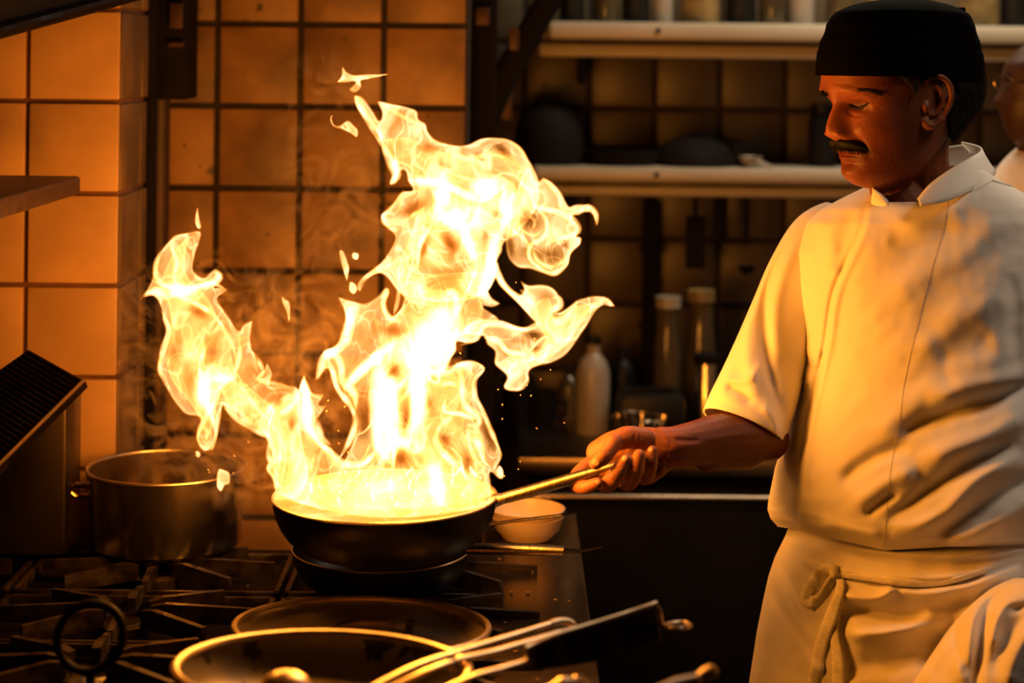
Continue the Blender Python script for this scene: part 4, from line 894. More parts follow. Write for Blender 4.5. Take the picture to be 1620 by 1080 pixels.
#veil([(680, 480), (840, 500), (960, 560), (900, 680), (800, 760), (720, 700)], 2.62, .25, 4)
# ================================================================== the chef
CH_Y = 2.64
def fold_shift(px, py, folds):
    s = np.zeros_like(px)
    for (pts, wd, am) in folds:
        P = cr(pts, 6)[:, :2]
        x0, y0 = P.min(0) - wd * 3; x1, y1 = P.max(0) + wd * 3
        k = np.where((px > x0) & (px < x1) & (py > y0) & (py < y1))[0]
        if len(k) == 0: continue
        d = np.full(len(k), 1e9); tt = np.zeros(len(k)); Q = np.stack([px[k], py[k]], 1); n = len(P) - 1
        for i in range(n):
            a, b = P[i], P[i + 1]; ab = b - a; t = np.clip(((Q - a) @ ab) / (ab @ ab + 1e-9), 0, 1); q = Q - (a + t[:, None] * ab); dd = np.hypot(q[:, 0], q[:, 1])
            m = dd < d; d[m] = dd[m]; tt[m] = (i + t[m]) / n
        e = np.minimum(1, np.minimum(tt, 1 - tt) / .22 + .12)
        s[k] += am * e * np.exp(-(d / wd) ** 2)
    return s
def slab(name, rows, Yc, m, parent, folds=(), nphi=180, step=4.0, expo=1.0, bottom=None, close_top=False, close_bot=False, yawbias=0.0, noise_amp=.0015, cut=None):
    """rows: (y, x_left, x_right, front depth, back depth); a closed tube of cross-sections"""
    ys = np.arange(rows[0][0], rows[-1][0] + .1, step); V = []; fr = []
    xl, xr, bf, bb = (smooth_tab(ys, rows, k, step * .9) for k in (1, 2, 3, 4))
    phi = np.linspace(0, 2 * np.pi, nphi, endpoint=False)
    for i, y in enumerate(ys):
        cx, a = (xl[i] + xr[i]) / 2, (xr[i] - xl[i]) / 2
        c, s = np.cos(phi), np.sin(phi)
        ex = np.sign(c) * np.abs(c) ** expo; ey = np.sign(s) * np.abs(s) ** expo
        px = cx + a * ex; D = np.where(ey > 0, bf[i], bb[i]) * ey
        Y = Yc - D + yawbias * ex
        py = np.full_like(px, y)
        if bottom is not None:
            u = np.clip((y - (rows[-1][0] - 90)) / 90, 0, 1); py = py + u * u * (3 - 2 * u) * np.interp(px, bottom[0], bottom[1])
        V.append(np.stack([px, py, Y], 1)); fr.append(np.clip(ey * 3, 0, 1))
    V = np.concatenate(V); fr = np.concatenate(fr)
    sh = fold_shift(V[:, 0], V[:, 1], folds) * fr
    if noise_amp: sh = sh + noise_amp * np.array([noise.noise(Vector((x * .02, y * .02, 2.2))) * 2 + noise.noise(Vector((x * .05, y * .045, 5.2))) for x, y in V[:, :2]]) * fr
    P = [W(x, y, Y - d) for (x, y, Y), d in zip(V, sh)]
    n = len(ys); F = [[i * nphi + j, i * nphi + (j + 1) % nphi, (i + 1) * nphi + (j + 1) % nphi, (i + 1) * nphi + j] for i in range(n - 1) for j in range(nphi)]
    if close_top: F.append([j for j in range(nphi)][::-1])
    if close_bot: F.append([(n - 1) * nphi + j for j in range(nphi)])
    if cut:
        poly_ = np.array(cut, float); cxy = np.array([V[f].mean(0)[:2] for f in F]); _, ins_ = pdist(cxy[:, 0], cxy[:, 1], poly_); yy = np.array([V[f].mean(0)[2] for f in F])
        F = [f for f, q, y_ in zip(F, ins_, yy) if not (q and y_ < Yc)]
    return mesh(name, P, F, m, parent, True)
from mathutils.bvhtree import BVHTree
def tree(o):
    mw = Matrix.Translation(sum((q for q in [o.location] + ([o.parent.location] if o.parent else [])), Vector()))
    return BVHTree.FromPolygons([mw @ v.co for v in o.data.vertices], [list(p.vertices) for p in o.data.polygons])
EYE = Vector((0, 0, CAM_Z))
def hit(tr, px, py):
    d = (W(px, py, 1.0) - EYE).normalized(); r = tr.ray_cast(EYE, d, 20)
    return (r[0], r[1]) if r[0] is not None else (None, None)

chef = empty('person', (W(1440, 600, CH_Y).x, CH_Y, 0), 'moustached chef in white jacket, black cap and apron holding the flaming pan', 'person')
# ---------------- head (front: toward the pan, turned a little to the camera)
HY = 2.60; HA = R(25); hx0 = W(1441, 155, HY).x
fwd = Vector((-math.cos(HA), -math.sin(HA), 0)); lat = Vector((math.sin(HA), -math.cos(HA), 0))
def hp(u, v, y): return Vector((hx0, HY, W(1400, y, HY).z)) + fwd * u + lat * v
tab = [(4, 1425, 1432, .004), (8, 1392, 1462, .022), (14, 1368, 1482, .036), (25, 1342, 1505, .053), (45, 1319, 1524, .067), (70, 1307, 1535, .075), (100, 1302, 1540, .0785), (120, 1302, 1538, .079), (136, 1301, 1533, .0785), (150, 1307, 1526, .077),
       (160, 1316, 1520, .0755), (175, 1323, 1510, .074), (190, 1325, 1500, .072), (205, 1325, 1490, .069), (220, 1325, 1478, .066), (235, 1328, 1466, .062), (250, 1331, 1455, .057), (262, 1331, 1446, .052), (272, 1331, 1438, .047), (282, 1336, 1430, .040), (290, 1347, 1422, .031), (296, 1366, 1410, .018), (299, 1384, 1396, .005)]
nose_t = [(140, 1301), (152, 1305), (160, 1308), (170, 1306), (180, 1302), (190, 1298.5), (199, 1296), (207, 1296), (213, 1299), (218, 1306), (222, 1314), (228, 1325)]
ys = np.concatenate([np.arange(4, 20, 1.5), np.arange(20, 130, 2.5), np.arange(130, 290, 1.2), np.arange(290, 299.5, 1)]); NP = 200; HV = []
FXs = smooth_tab(ys, tab, 1, 1.6); BXs = smooth_tab(ys, tab, 2, 2.5); WS = smooth_tab(ys, tab, 3, 2.5); NX = np.interp(ys, [q[0] for q in nose_t], [q[1] for q in nose_t])
kp = 1109 * math.cos(HA)
def g(x, c, s): return math.exp(-((x - c) / s) ** 2)
for i, y in enumerate(ys):
    F = (1441 - FXs[i]) / kp; Bk = (BXs[i] - 1441) / kp; w_ = WS[i]; u0 = (F - Bk) * .28; dn = max(0, (FXs[i] - NX[i]) / kp) if 140 < y < 228 else 0
    for j in range(NP):
        th = 2 * math.pi * j / NP; c, s = math.cos(th), math.sin(th)
        e = 2 / 2.35; cu = math.copysign(abs(c) ** e, c); sv = math.copysign(abs(s) ** e, s)
        u = u0 + (F - u0 if c > 0 else u0 + Bk) * cu; v = w_ * sv
        if c > 0:
            jaw = max(0, min(1, (y - 225) / 60)); v *= 1 - .22 * jaw * c
            du = dn * math.exp(-(abs(v) / (.0085 + .0075 * max(0, min(1, (y - 155) / 50)))) ** 2.2)
            av = abs(v)
            du += .012 * g(av, .0165, .0062) * g(y, 211, 7.5)                       # nostril wing
            du -= .006 * g(av, .009, .0045) * g(y, 220, 3.5)                        # nostril
            du -= .012 * g(av, .030, .015) * g(y, 165, 10)                          # eye socket
            du -= .006 * g(av, .016, .007) * g(y, 163, 9)
            du += .0045 * g(av, .030, .020) * g(y, 143, 6)                          # brow ridge
            du += .006 * g(av, .048, .018) * g(y, 196, 15)                          # cheekbone
            du += .0045 * g(av, .031, .012) * g(y, 206, 12)
            du -= .005 * g(av, .027 + .0002 * (y - 205), .0045) * g(y, 226, 17)     # nasolabial fold
            du += .005 * math.exp(-(av / .024) ** 2) * g(y, 232, 7)                 # lips and chin
            du += .006 * math.exp(-(av / .020) ** 2) * g(y, 238.5, 3.0)
            du += .0065 * math.exp(-(av / .019) ** 2) * g(y, 247.5, 3.8)
            du -= .005 * math.exp(-(av / .023) ** 2.5) * g(y, 243, 1.7)
            du -= .004 * math.exp(-(av / .02) ** 2) * g(y, 256, 4)
            du += .004 * math.exp(-(av / .018) ** 2) * g(y, 271, 8)
            du -= .002 * g(av, .05, .012) * g(y, 225, 15)
            u += du
            if abs(v) > .05: v -= math.copysign(.004 * g(y, 150, 18) * g(u, .07, .03), v)   # temple
        HV.append(hp(u, v, y))
HF = [[i * NP + j, (i + 1) * NP + j, (i + 1) * NP + (j + 1) % NP, i * NP + (j + 1) % NP] for i in range(len(ys) - 1) for j in range(NP)]
HF += [list(range(NP)), [(len(ys) - 1) * NP + j for j in range(NP)][::-1]]
body = MB(); body.add(HV, HF)
def ell(c, r, n=24, Mx=None):
    prof = [(math.sin(math.pi * k / 12), -math.cos(math.pi * k / 12)) for k in range(13)]; prof[0] = (0, -1); prof[-1] = (0, 1)
    T = (Mx or Matrix.Identity(4)) @ Matrix.Diagonal((r[0], r[1], r[2], 1)); return MB().lathe(prof, n, c, T)
def addb(mb): body.add(mb.v, mb.f)
def caps(pts, mb=None):
    """tapered limb with round ends; pts (px, py, Y, radius px)"""
    P = cr(pts, 5) if len(pts) > 2 else np.array(pts, float); c = [W(q[0], q[1], q[2]) for q in P]; r = [q[3] * q[2] / F_PX for q in P]
    m_ = MB(); ta = (c[0] - c[1]).normalized(); tb = (c[-1] - c[-2]).normalized(); pre = []; post = []
    for k in (.25, .5, .75, .93, 1): a = k * math.pi / 2; pre.append((c[0] + ta * r[0] * math.sin(a), max(1e-4, r[0] * math.cos(a)))); post.append((c[-1] + tb * r[-1] * math.sin(a), max(1e-4, r[-1] * math.cos(a))))
    seq = pre[::-1] + list(zip(c, r)) + post
    m_.tube([q[0] for q in seq], [q[1] for q in seq], 16); body.add(m_.v, m_.f)
# lids of both eyes
for v_ in (.031, -.031): addb(ell(hp(.0945, v_, 165.5), (.0128, .0130, .0118)))
# ears
for sgn in (1, -1):
    def ep(px, py, out):
        u = (1441 + 468 * .078 - px) / kp; q = hp(u, sgn * (.0775 + out * 1.2), py); return W(px, py, q.y) if sgn > 0 else q
    hel = [(1464, 146, .002), (1463, 134, .006), (1470, 124, .011), (1484, 120, .015), (1498, 128, .018), (1505, 146, .019), (1502, 166, .016), (1492, 184, .011), (1480, 197, .007), (1468, 199, .004), (1462, 190, .001)]
    P = cr(hel, 5); m_ = MB().tube([ep(q[0], q[1], q[2]) for q in P], [.0042 if q[1] < 185 else .0058 for q in P], 10); addb(m_)
    ant = [(1478, 134, .008), (1488, 142, .012), (1491, 158, .012), (1484, 176, .008), (1472, 184, .004)]
    P = cr(ant, 5); addb(MB().tube([ep(q[0], q[1], q[2]) for q in P], .0036, 8))
    addb(MB().tube([ep(1466, 160, .002), ep(1464, 168, .006), ep(1464, 178, .003)], [.004, .005, .004], 8))
    q4 = [ep(1466, 130, .000), ep(1500, 135, .012), ep(1500, 165, .010), ep(1472, 190, .001)]
    for (px, py, o_, r_) in ((1482, 145, .003, .013), (1484, 165, .001, .013), (1474, 184, .000, .010)):
        T = Matrix.Rotation(HA + sgn * 0, 4, 'Z'); addb(ell(ep(px, py, o_), (r_, .0045, r_ * 1.1), 16, Matrix.Rotation(-HA - sgn * .0, 4, 'Z').inverted()))
# neck and trunk
caps([(1440, 215, 2.615, 60), (1440, 260, 2.625, 60), (1446, 310, 2.65, 64), (1460, 350, 2.68, 78)])
caps([(1408, 262, 2.60, 34), (1412, 290, 2.60, 38), (1428, 325, 2.60, 44)])
caps([(1450, 400, 2.72, 105), (1465, 560, 2.72, 125), (1470, 740, 2.71, 130), (1470, 860, 2.71, 125)])
caps([(1360, 400, 2.68, 55), (1560, 400, 2.72, 60)])
# right arm: shoulder, elbow, wrist
caps([(1300, 405, 2.73, 36), (1262, 500, 2.69, 34), (1225, 620, 2.64, 34), (1200, 690, 2.60, 38)])
caps([(1212, 694, 2.60, 37), (1178, 694, 2.585, 44), (1140, 697, 2.56, 43), (1100, 702, 2.53, 36), (1068, 706, 2.51, 32), (1045, 706, 2.505, 31)])
caps([(1178, 705, 2.58, 38), (1120, 716, 2.545, 30)])
# palm, heel of the hand, thumb
caps([(1045, 704, 2.51, 27), (1010, 702, 2.515, 27), (975, 706, 2.52, 26), (948, 716, 2.525, 21)])
caps([(1050, 722, 2.51, 23), (1028, 740, 2.52, 20), (990, 744, 2.535, 17), (950, 742, 2.54, 15)])
caps([(1042, 742, 2.50, 14), (1028, 756, 2.50, 10)])
caps([(1018, 694, 2.492, 18), (990, 692, 2.484, 18), (968, 702, 2.474, 14)])                     # ball of the thumb
caps([(972, 699, 2.472, 14), (962, 714, 2.460, 12.6), (953, 724, 2.453, 12.8), (942, 733, 2.451, 10.4)])  # thumb
# fingers: knuckle behind, bend below the handle, tip in front
FG = {'index': [(932, 734, 2.545, 12), (914, 752, 2.525, 12.5), (912, 767, 2.495, 11.8), (927, 770, 2.470, 10.8), (945, 764, 2.460, 9.4)],
      'middle': [(958, 738, 2.55, 12.5), (954, 762, 2.525, 13), (961, 766, 2.485, 13.8), (974, 751, 2.456, 13.4), (990, 728, 2.454, 10.2)],
      'ring': [(985, 738, 2.55, 12), (988, 762, 2.525, 12.5), (997, 762, 2.485, 13.2), (1005, 744, 2.458, 12.8), (1011, 720, 2.456, 10.0)],
      'little': [(1012, 738, 2.55, 10.5), (1019, 757, 2.525, 11), (1024, 752, 2.490, 11), (1030, 734, 2.466, 10.8), (1032, 713, 2.466, 8.8)]}
for k, v in FG.items(): caps(v)
# left arm, mostly outside the frame
caps([(1655, 400, 2.72, 46), (1700, 520, 2.70, 42), (1725, 640, 2.66, 38)])
caps([(1725, 650, 2.66, 36), (1715, 730, 2.55, 32), (1690, 800, 2.45, 26)])
bo = mesh('body', body.v, body.f, M['skin'], None, True)
rm = bo.modifiers.new('r', 'REMESH'); rm.mode = 'VOXEL'; rm.voxel_size = .0019; rm.use_smooth_shade = True
sm = bo.modifiers.new('s', 'SMOOTH'); sm.factor = .5; sm.iterations = 3
dg = bpy.context.evaluated_depsgraph_get(); me = bpy.data.meshes.new_from_object(bo.evaluated_get(dg)); old = bo.data; bo.modifiers.clear(); bo.data = me; me.name = 'body'
if not me.materials: me.materials.append(M['skin'])
me.polygons.foreach_set('use_smooth', [True] * len(me.polygons))
# skin tone by place: paler palm, redder lips, darker stubble
n = len(me.vertices); co = np.zeros(n * 3); me.vertices.foreach_get('co', co); co = co.reshape(-1, 3); px, py = PXA(co)
# creases: palm lines, thumb base, forehead, crow's feet
CRE = [([(985, 716), (996, 706), (1003, 694), (1004, 684)], 2.0, -.0012), ([(1000, 712), (1010, 700), (1012, 686)], 1.8, -.0010), ([(953, 710), (962, 713), (970, 716)], 1.4, -.0008), ([(1052, 676), (1060, 690), (1062, 704)], 2, -.0008),
       ([(1066, 695), (1085, 697), (1108, 696)], 3.5, -.0018), ([(1060, 707), (1090, 706), (1120, 703)], 5, .0012), ([(972, 738), (980, 742)], 1.5, -.0008), ([(1000, 740), (1010, 742)], 1.5, -.0008), ([(1050, 716), (1056, 732), (1048, 752)], 2.5, -.0012),
       ([(1340, 176), (1352, 183), (1366, 183)], 2.5, -.0012), ([(1380, 160), (1392, 154)], 1.5, -.0006), ([(1380, 168), (1394, 172)], 1.5, -.0006), ([(1345, 155), (1358, 152), (1374, 158)], 2.2, -.0018), ([(1312, 132), (1340, 134), (1370, 140)], 2, -.0005)]
front = (co[:, 1] < 2.61)
sh = fold_shift(px, py, CRE) * front
co2 = co.copy(); k_ = (co[:, 1] - sh) / co[:, 1]; co2[:, 0] = co[:, 0] * k_; co2[:, 1] = co[:, 1] * k_; co2[:, 2] = CAM_Z + (co[:, 2] - CAM_Z) * k_
me.vertices.foreach_set('co', co2.ravel())
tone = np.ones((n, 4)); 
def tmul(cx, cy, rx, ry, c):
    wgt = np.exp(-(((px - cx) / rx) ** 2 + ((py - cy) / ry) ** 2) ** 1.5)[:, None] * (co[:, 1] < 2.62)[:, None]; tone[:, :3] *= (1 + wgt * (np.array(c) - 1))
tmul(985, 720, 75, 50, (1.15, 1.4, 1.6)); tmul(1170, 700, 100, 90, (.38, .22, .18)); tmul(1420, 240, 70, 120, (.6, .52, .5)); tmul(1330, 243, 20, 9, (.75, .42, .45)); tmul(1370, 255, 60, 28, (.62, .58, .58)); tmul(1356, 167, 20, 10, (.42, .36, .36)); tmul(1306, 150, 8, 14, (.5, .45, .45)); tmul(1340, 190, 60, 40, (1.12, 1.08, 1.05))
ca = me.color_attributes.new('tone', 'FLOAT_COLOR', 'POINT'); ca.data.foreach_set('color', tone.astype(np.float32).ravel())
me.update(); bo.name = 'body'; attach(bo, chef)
BT = tree(bo)
# nails
def nail(px, py, rx, ry, ang):
    p, nr = hit(BT, px, py)
    if p is None: return
    q = nr.to_track_quat('Z', 'X'); up = Vector((math.cos(ang), 0, math.sin(ang))); x = (up - nr * up.dot(nr)).normalized(); y = nr.cross(x)
    T = Matrix((x, y, nr)).transposed().to_4x4()
    MB().lathe([(0, .9), (.6, .7), (1, 0), (.9, -.5), (0, -.5)], 16, p, T @ Matrix.Diagonal((rx, ry, .0009, 1))).build('fingernail', M['nail'], chef)
nail(942, 731, .0052, .0042, 2.6); nail(988, 725, .0042, .0034, 1.2); nail(1030, 712, .0036, .0030, 1.6); nail(946, 762, .004, .0034, .2)
# eye slit, lashes, eyebrow, nostril
for v_ in (.031, -.031): ell(hp(.0945, v_, 169.5), (.0116, .0116, .0100)).build('eye', M['eye'], chef)
for v_ in (.031, -.031): ell(hp(.1040, v_ - .001, 171.8), (.0028, .0040, .0036), 16).build('iris', M['iris'], chef)
def surf_line(pts, off, tr=BT):
    out = []
    for q in cr(pts, 2.0):
        p, nr = hit(tr, q[0], q[1])
        if p is not None: out.append(p + nr * off)
    return out
def tapered(n, r): return [r * (.25 + .75 * math.sin(math.pi * min(.999, max(.001, k / max(1, n - 1)))) ** .6) for k in range(n)]
L_ = surf_line([(1342, 166), (1350, 170), (1359, 171), (1368, 167), (1374, 162)], .0004)
if len(L_) > 2: MB().tube(L_, tapered(len(L_), .0020), 8).build('eyelash', M['hair'], chef)
def tuft(name, fn, n, seedv, r=.00028):
    b = MB(); rr = random.Random(seedv)
    for k in range(n):
        p, d, L = fn(rr); q = p + d * L * .5 + Vector((rr.uniform(-1, 1), rr.uniform(-1, 1), rr.uniform(-1, 1))) * L * .08
        b.tube([p, q, p + d * L + Vector((0, 0, -L * .12))], [r, r * .8, r * .2], 3, cap=False)
    return b.build(name, M['hair'], chef, sharp=None)
def brow_fn(rr):
    t = rr.random(); x = 1330 + 62 * t; y = 147 - 9 * math.sin(t * 2.2) + 9 * t * t + rr.uniform(-3.2, 3.2) * (1 - .5 * t); p, nr = hit(BT, x, y)
    if p is None: p, nr = W(x, y, 2.5), Vector((0, -1, 0))
    return p - nr * .0005, (Vector((.8, -.1, .25 - .6 * t)) + nr * .25).normalized(), .006
tuft('eyebrow', brow_fn, 420, 3)
def brow2(rr):
    t = rr.random(); x = 1302 + 9 * t; y = 146 + 4 * t + rr.uniform(-3, 3); p, nr = hit(BT, x, y)
    if p is None: return hp(.12, -.02, y), Vector((-1, 0, 0)), .002
    return p - nr * .0005, (Vector((-.8, -.1, .1)) + nr * .3).normalized(), .005
tuft('eyebrow', brow2, 120, 4)
# moustache: a solid core with hairs over it
mc = []; mr = []
for k in range(25):
    t = k / 24 * 2 - 1; v_ = .034 * t; yy = 223.5 + 8 * abs(t) ** 1.8
    Fm = (1441 - np.interp(yy, ys, FXs)) / kp; u_ = Fm * (1 - .5 * (abs(v_) / .066) ** 2.2) + .0035 - .010 * abs(t) ** 2.5
    mc.append(hp(u_, v_, yy)); mr.append(.0122 * (1 - abs(t) ** 3) ** .6 * (1 - .22 * math.exp(-(t / .12) ** 2)) + .0008)
mo = MB().tube(mc, mr, 14, flat=.62, up=(0, 0, 1)); mo.build('moustache', M['hair'], chef)
def mou_fn(rr):
    k = rr.randint(1, 23); t = k / 24 * 2 - 1; a = rr.uniform(-1.2, 1.6); r_ = mr[k]
    o_ = fwd * math.cos(a) * .7 + Vector((0, 0, math.sin(a) * .8)); p = mc[k] + o_ * r_ * .8 + lat * rr.uniform(-.002, .002)
    return p, (lat * .7 * t + Vector((0, 0, -.9)) + fwd * .25).normalized(), rr.uniform(.005, .009)
tuft('moustache_hairs', mou_fn, 1500, 5, .00032)
# hair under the cap
hv_, hf_ = [], []; keep = {}
def hair_in(i, j):
    y = ys[i]; p = Vector(HV[i * NP + j]); rel = p - Vector((hx0, HY, 0)); u, v = rel.dot(fwd), rel.dot(lat)
    xh = np.interp(y, [60, 110, 118, 132, 150, 168, 190, 192, 200, 215, 232], [1330, 1380, 1396, 1412, 1426, 1434, 1441, 1452, 1500, 1504, 1530])
    ul = (1441 + 468 * .07 - xh) / kp; q_ = PXA(np.array([p])); nx_ = float(q_[0][0]); ny_ = float(q_[1][0])
    if v > 0 and 1453 < nx_ < 1510 and ny_ > 128: return nx_ > 1498 and ny_ > 150
    return 104 < y < 231 and u < ul - .0
cc = hp(.0, 0, 130)
for i in range(len(ys)):
    for j in range(NP):
        p = Vector(HV[i * NP + j]); d = Vector((p.x - hp(.01, 0, ys[i]).x, p.y - hp(.01, 0, ys[i]).y, 0)).normalized()
        rel = p - Vector((hx0, HY, 0)); bulge = .004 + .012 * max(0, -rel.dot(fwd) / .1) * math.exp(-((ys[i] - 160) / 40) ** 2)
        hv_.append(p + d * (bulge + .0015 * noise.noise(p * 120)))
for i in range(0, len(ys) - 1):
    for j in range(NP):
        if hair_in(i, j) and hair_in(i, (j + 1) % NP) and hair_in(i + 1, j): hf_.append([i * NP + j, (i + 1) * NP + j, (i + 1) * NP + (j + 1) % NP, i * NP + (j + 1) % NP])
us = sorted({k for q in hf_ for k in q}); mp2 = {k: i for i, k in enumerate(us)}
ho = mesh('hair', [hv_[k] for k in us], [[mp2[k] for k in q] for q in hf_], M['hair'], chef, True)
sf = ho.modifiers.new('s', 'SOLIDIFY'); sf.thickness = .003; sf.offset = -1
def hair_fn(rr):
    i = rr.randint(0, len(us) - 1); p = hv_[us[i]]; nr = Vector((p.x - hx0, p.y - HY, 0)).normalized(); return p, (Vector((.35, 0, -1)) + nr * .25).normalized(), .012
tuft('hair_strands', hair_fn, 2600, 9, .0003)
# cap
yc_ = [i for i in range(len(ys)) if ys[i] <= 121]
CV = []
for i in yc_:
    o_ = hp(.006, 0, ys[i])
    for j in range(NP):
        p = Vector(HV[i * NP + j]); dd = Vector((p.x - o_.x, p.y - o_.y, 0)); dd = dd.normalized() if dd.length > 1e-6 else Vector((1, 0, 0))
        rel = p - Vector((hx0, HY, 0)); u_ = rel.dot(fwd); v_ = rel.dot(lat)
        flat_ = .012 * math.exp(-((ys[i] - 22) / 20) ** 2)
        wr = .0016 * noise.noise(Vector((u_ * 40, v_ * 40, ys[i] * .03))) + (.0012 if ys[i] > 84 else 0)
        low_ = W(1400, ys[i], HY).z
        q = p + dd * (.0068 + flat_ + wr); q.z += .006 * (1 - ys[i] / 121)
        if ys[i] > 100: q.z -= (ys[i] - 100) / 21 * .0005 * (25 * max(0, -u_ - .0) / .1)
        CV.append(q)
nc = len(yc_); CF_ = [[i * NP + j, (i + 1) * NP + j, (i + 1) * NP + (j + 1) % NP, i * NP + (j + 1) % NP] for i in range(nc - 1) for j in range(NP)] + [list(range(NP))]
co_ = mesh('cap', CV, CF_, M['cap'], chef, True); s_ = co_.modifiers.new('s', 'SOLIDIFY'); s_.thickness = .003; s_.offset = -1
MB().tube([W(1500, 24, 2.60), W(1514, 18, 2.60), W(1526, 16, 2.60)], [.012, .010, .007], 12, flat=.6).build('cap_knot', M['cap'], chef)
MB().tube([W(*q) for q in cr([(1520, 18, 2.6), (1527, 40, 2.6), (1534, 70, 2.6), (1540, 102, 2.6)], 6)], [.006] * len(cr([(1520, 18, 2.6), (1527, 40, 2.6), (1534, 70, 2.6), (1540, 102, 2.6)], 6)), 10, flat=.4).build('cap_tie', M['cap'], chef)

# ---------------- jacket
J = [(262, 1470, 1545, .045, .03), (272, 1420, 1562, .068, .05), (284, 1392, 1580, .088, .08), (296, 1368, 1604, .104, .10), (310, 1338, 1628, .118, .12), (330, 1300, 1655, .132, .13), (352, 1276, 1672, .141, .14), (400, 1262, 1684, .150, .15), (460, 1262, 1690, .160, .155),
     (540, 1266, 1692, .168, .155), (620, 1262, 1694, .172, .155), (680, 1244, 1700, .178, .155), (740, 1226, 1704, .185, .155), (790, 1216, 1706, .188, .155), (825, 1214, 1704, .186, .15), (848, 1219, 1700, .176, .145), (862, 1232, 1690, .155, .13)]
JF = [([(1367, 322), (1362, 362), (1319, 459), (1304, 546), (1282, 640), (1270, 700), (1264, 770), (1260, 838)], 4, -0.0080), ([(1376, 325), (1371, 362), (1328, 459), (1313, 546), (1291, 640), (1279, 700), (1273, 770), (1268, 838)], 6, 0.0055),
      ([(1350, 332), (1338, 378), (1322, 430)], 13, -0.0056), ([(1385, 345), (1372, 400), (1345, 460)], 22, 0.0040), ([(1300, 345), (1318, 400), (1312, 440)], 14, 0.0050), ([(1316, 326), (1302, 372), (1290, 410)], 9, -0.0040),
      ([(1248, 475), (1250, 520), (1262, 552), (1288, 590), (1286, 615)], 9, -0.0062), ([(1280, 470), (1262, 500), (1270, 545), (1300, 580)], 11, 0.0043), ([(1270, 560), (1290, 585), (1304, 575)], 6, -0.0037), ([(1296, 548), (1290, 580), (1272, 610)], 7, 0.0040),
      ([(1262, 600), (1280, 660), (1262, 720), (1240, 790)], 14, -0.0040), ([(1252, 690), (1240, 740), (1236, 800)], 12, 0.0040),
      ([(1400, 335), (1440, 352), (1500, 330), (1550, 312)], 13, 0.0040), ([(1405, 372), (1460, 380), (1520, 350)], 20, -0.0040), ([(1395, 445), (1440, 410), (1500, 392), (1560, 350)], 22, -0.0028), ([(1400, 480), (1450, 440), (1530, 400), (1590, 345)], 22, 0.0030), ([(1450, 520), (1500, 450), (1560, 400), (1605, 370)], 24, -0.0030),
      ([(1430, 560), (1480, 540), (1520, 500), (1590, 470)], 20, 0.0050), ([(1480, 565), (1530, 545), (1575, 540)], 24, -.0050), ([(1500, 600), (1560, 575), (1620, 555)], 18, 0.0040), ([(1470, 640), (1520, 615), (1590, 600), (1620, 590)], 16, 0.0096),
      ([(1425, 694), (1460, 668), (1520, 648), (1580, 630), (1640, 600)], 13, -0.0153), ([(1380, 690), (1440, 640), (1500, 600)], 20, 0.0057), ([(1455, 740), (1500, 712), (1560, 690), (1640, 650)], 19, 0.0135), ([(1330, 765), (1365, 735), (1410, 712), (1440, 708)], 12, -0.0115), ([(1350, 800), (1400, 765), (1450, 742)], 15, 0.0078),
      ([(1400, 822), (1440, 796), (1480, 768), (1530, 735), (1600, 705)], 12, -0.0126), ([(1408, 846), (1450, 834), (1500, 806), (1545, 760), (1620, 720)], 14, 0.0126), ([(1468, 852), (1520, 826), (1570, 790), (1640, 750)], 15, -0.0135), ([(1490, 862), (1550, 842), (1600, 812), (1660, 770)], 15, 0.0115),
      ([(1370, 815), (1395, 795), (1420, 780)], 8, -0.0078), ([(1218, 812), (1232, 820), (1254, 834)], 7, 0.0043), ([(1222, 800), (1238, 808), (1256, 824)], 5, -0.0037), ([(1226, 826), (1246, 834), (1262, 842)], 4, -0.0037), ([(1280, 842), (1340, 850), (1400, 862)], 8, -0.0050), ([(1300, 826), (1350, 838), (1395, 850)], 9, 0.0078),
      ([(1598, 430), (1606, 480), (1606, 540), (1612, 600)], 12, -.0050)]
jk = slab('jacket', J, CH_Y, M['cloth'], chef, JF, 300, 3.2, .86, (np.array([1214, 1255, 1330, 1400, 1500, 1620, 1700.]), np.array([-30., -24, -6, 10, 4, 4, 0])), noise_amp=.0011, yawbias=-.055, cut=[(1380, 250), (1396, 305), (1405, 320), (1453, 320), (1472, 296), (1500, 272), (1530, 254), (1520, 225), (1400, 225)])
JT = tree(jk)
def seam(pts, name='stitched_seam', off=.0006, dash=True):
    L = surf_line(pts, off, JT); b = MB()
    if not L: return
    k = 0
    while k < len(L) - 1:
        b.tube(L[k:k + 2], .0005, 4); k += 2 if dash else 1
    b.build(name, M['thread'], chef)
seam([(1500, 318), (1488, 380), (1470, 440), (1450, 520), (1432, 600), (1424, 660), (1410, 740), (1404, 800), (1398, 862)])
seam([(1366, 322), (1380, 320), (1420, 322), (1458, 324), (1500, 316), (1540, 302), (1570, 286)])
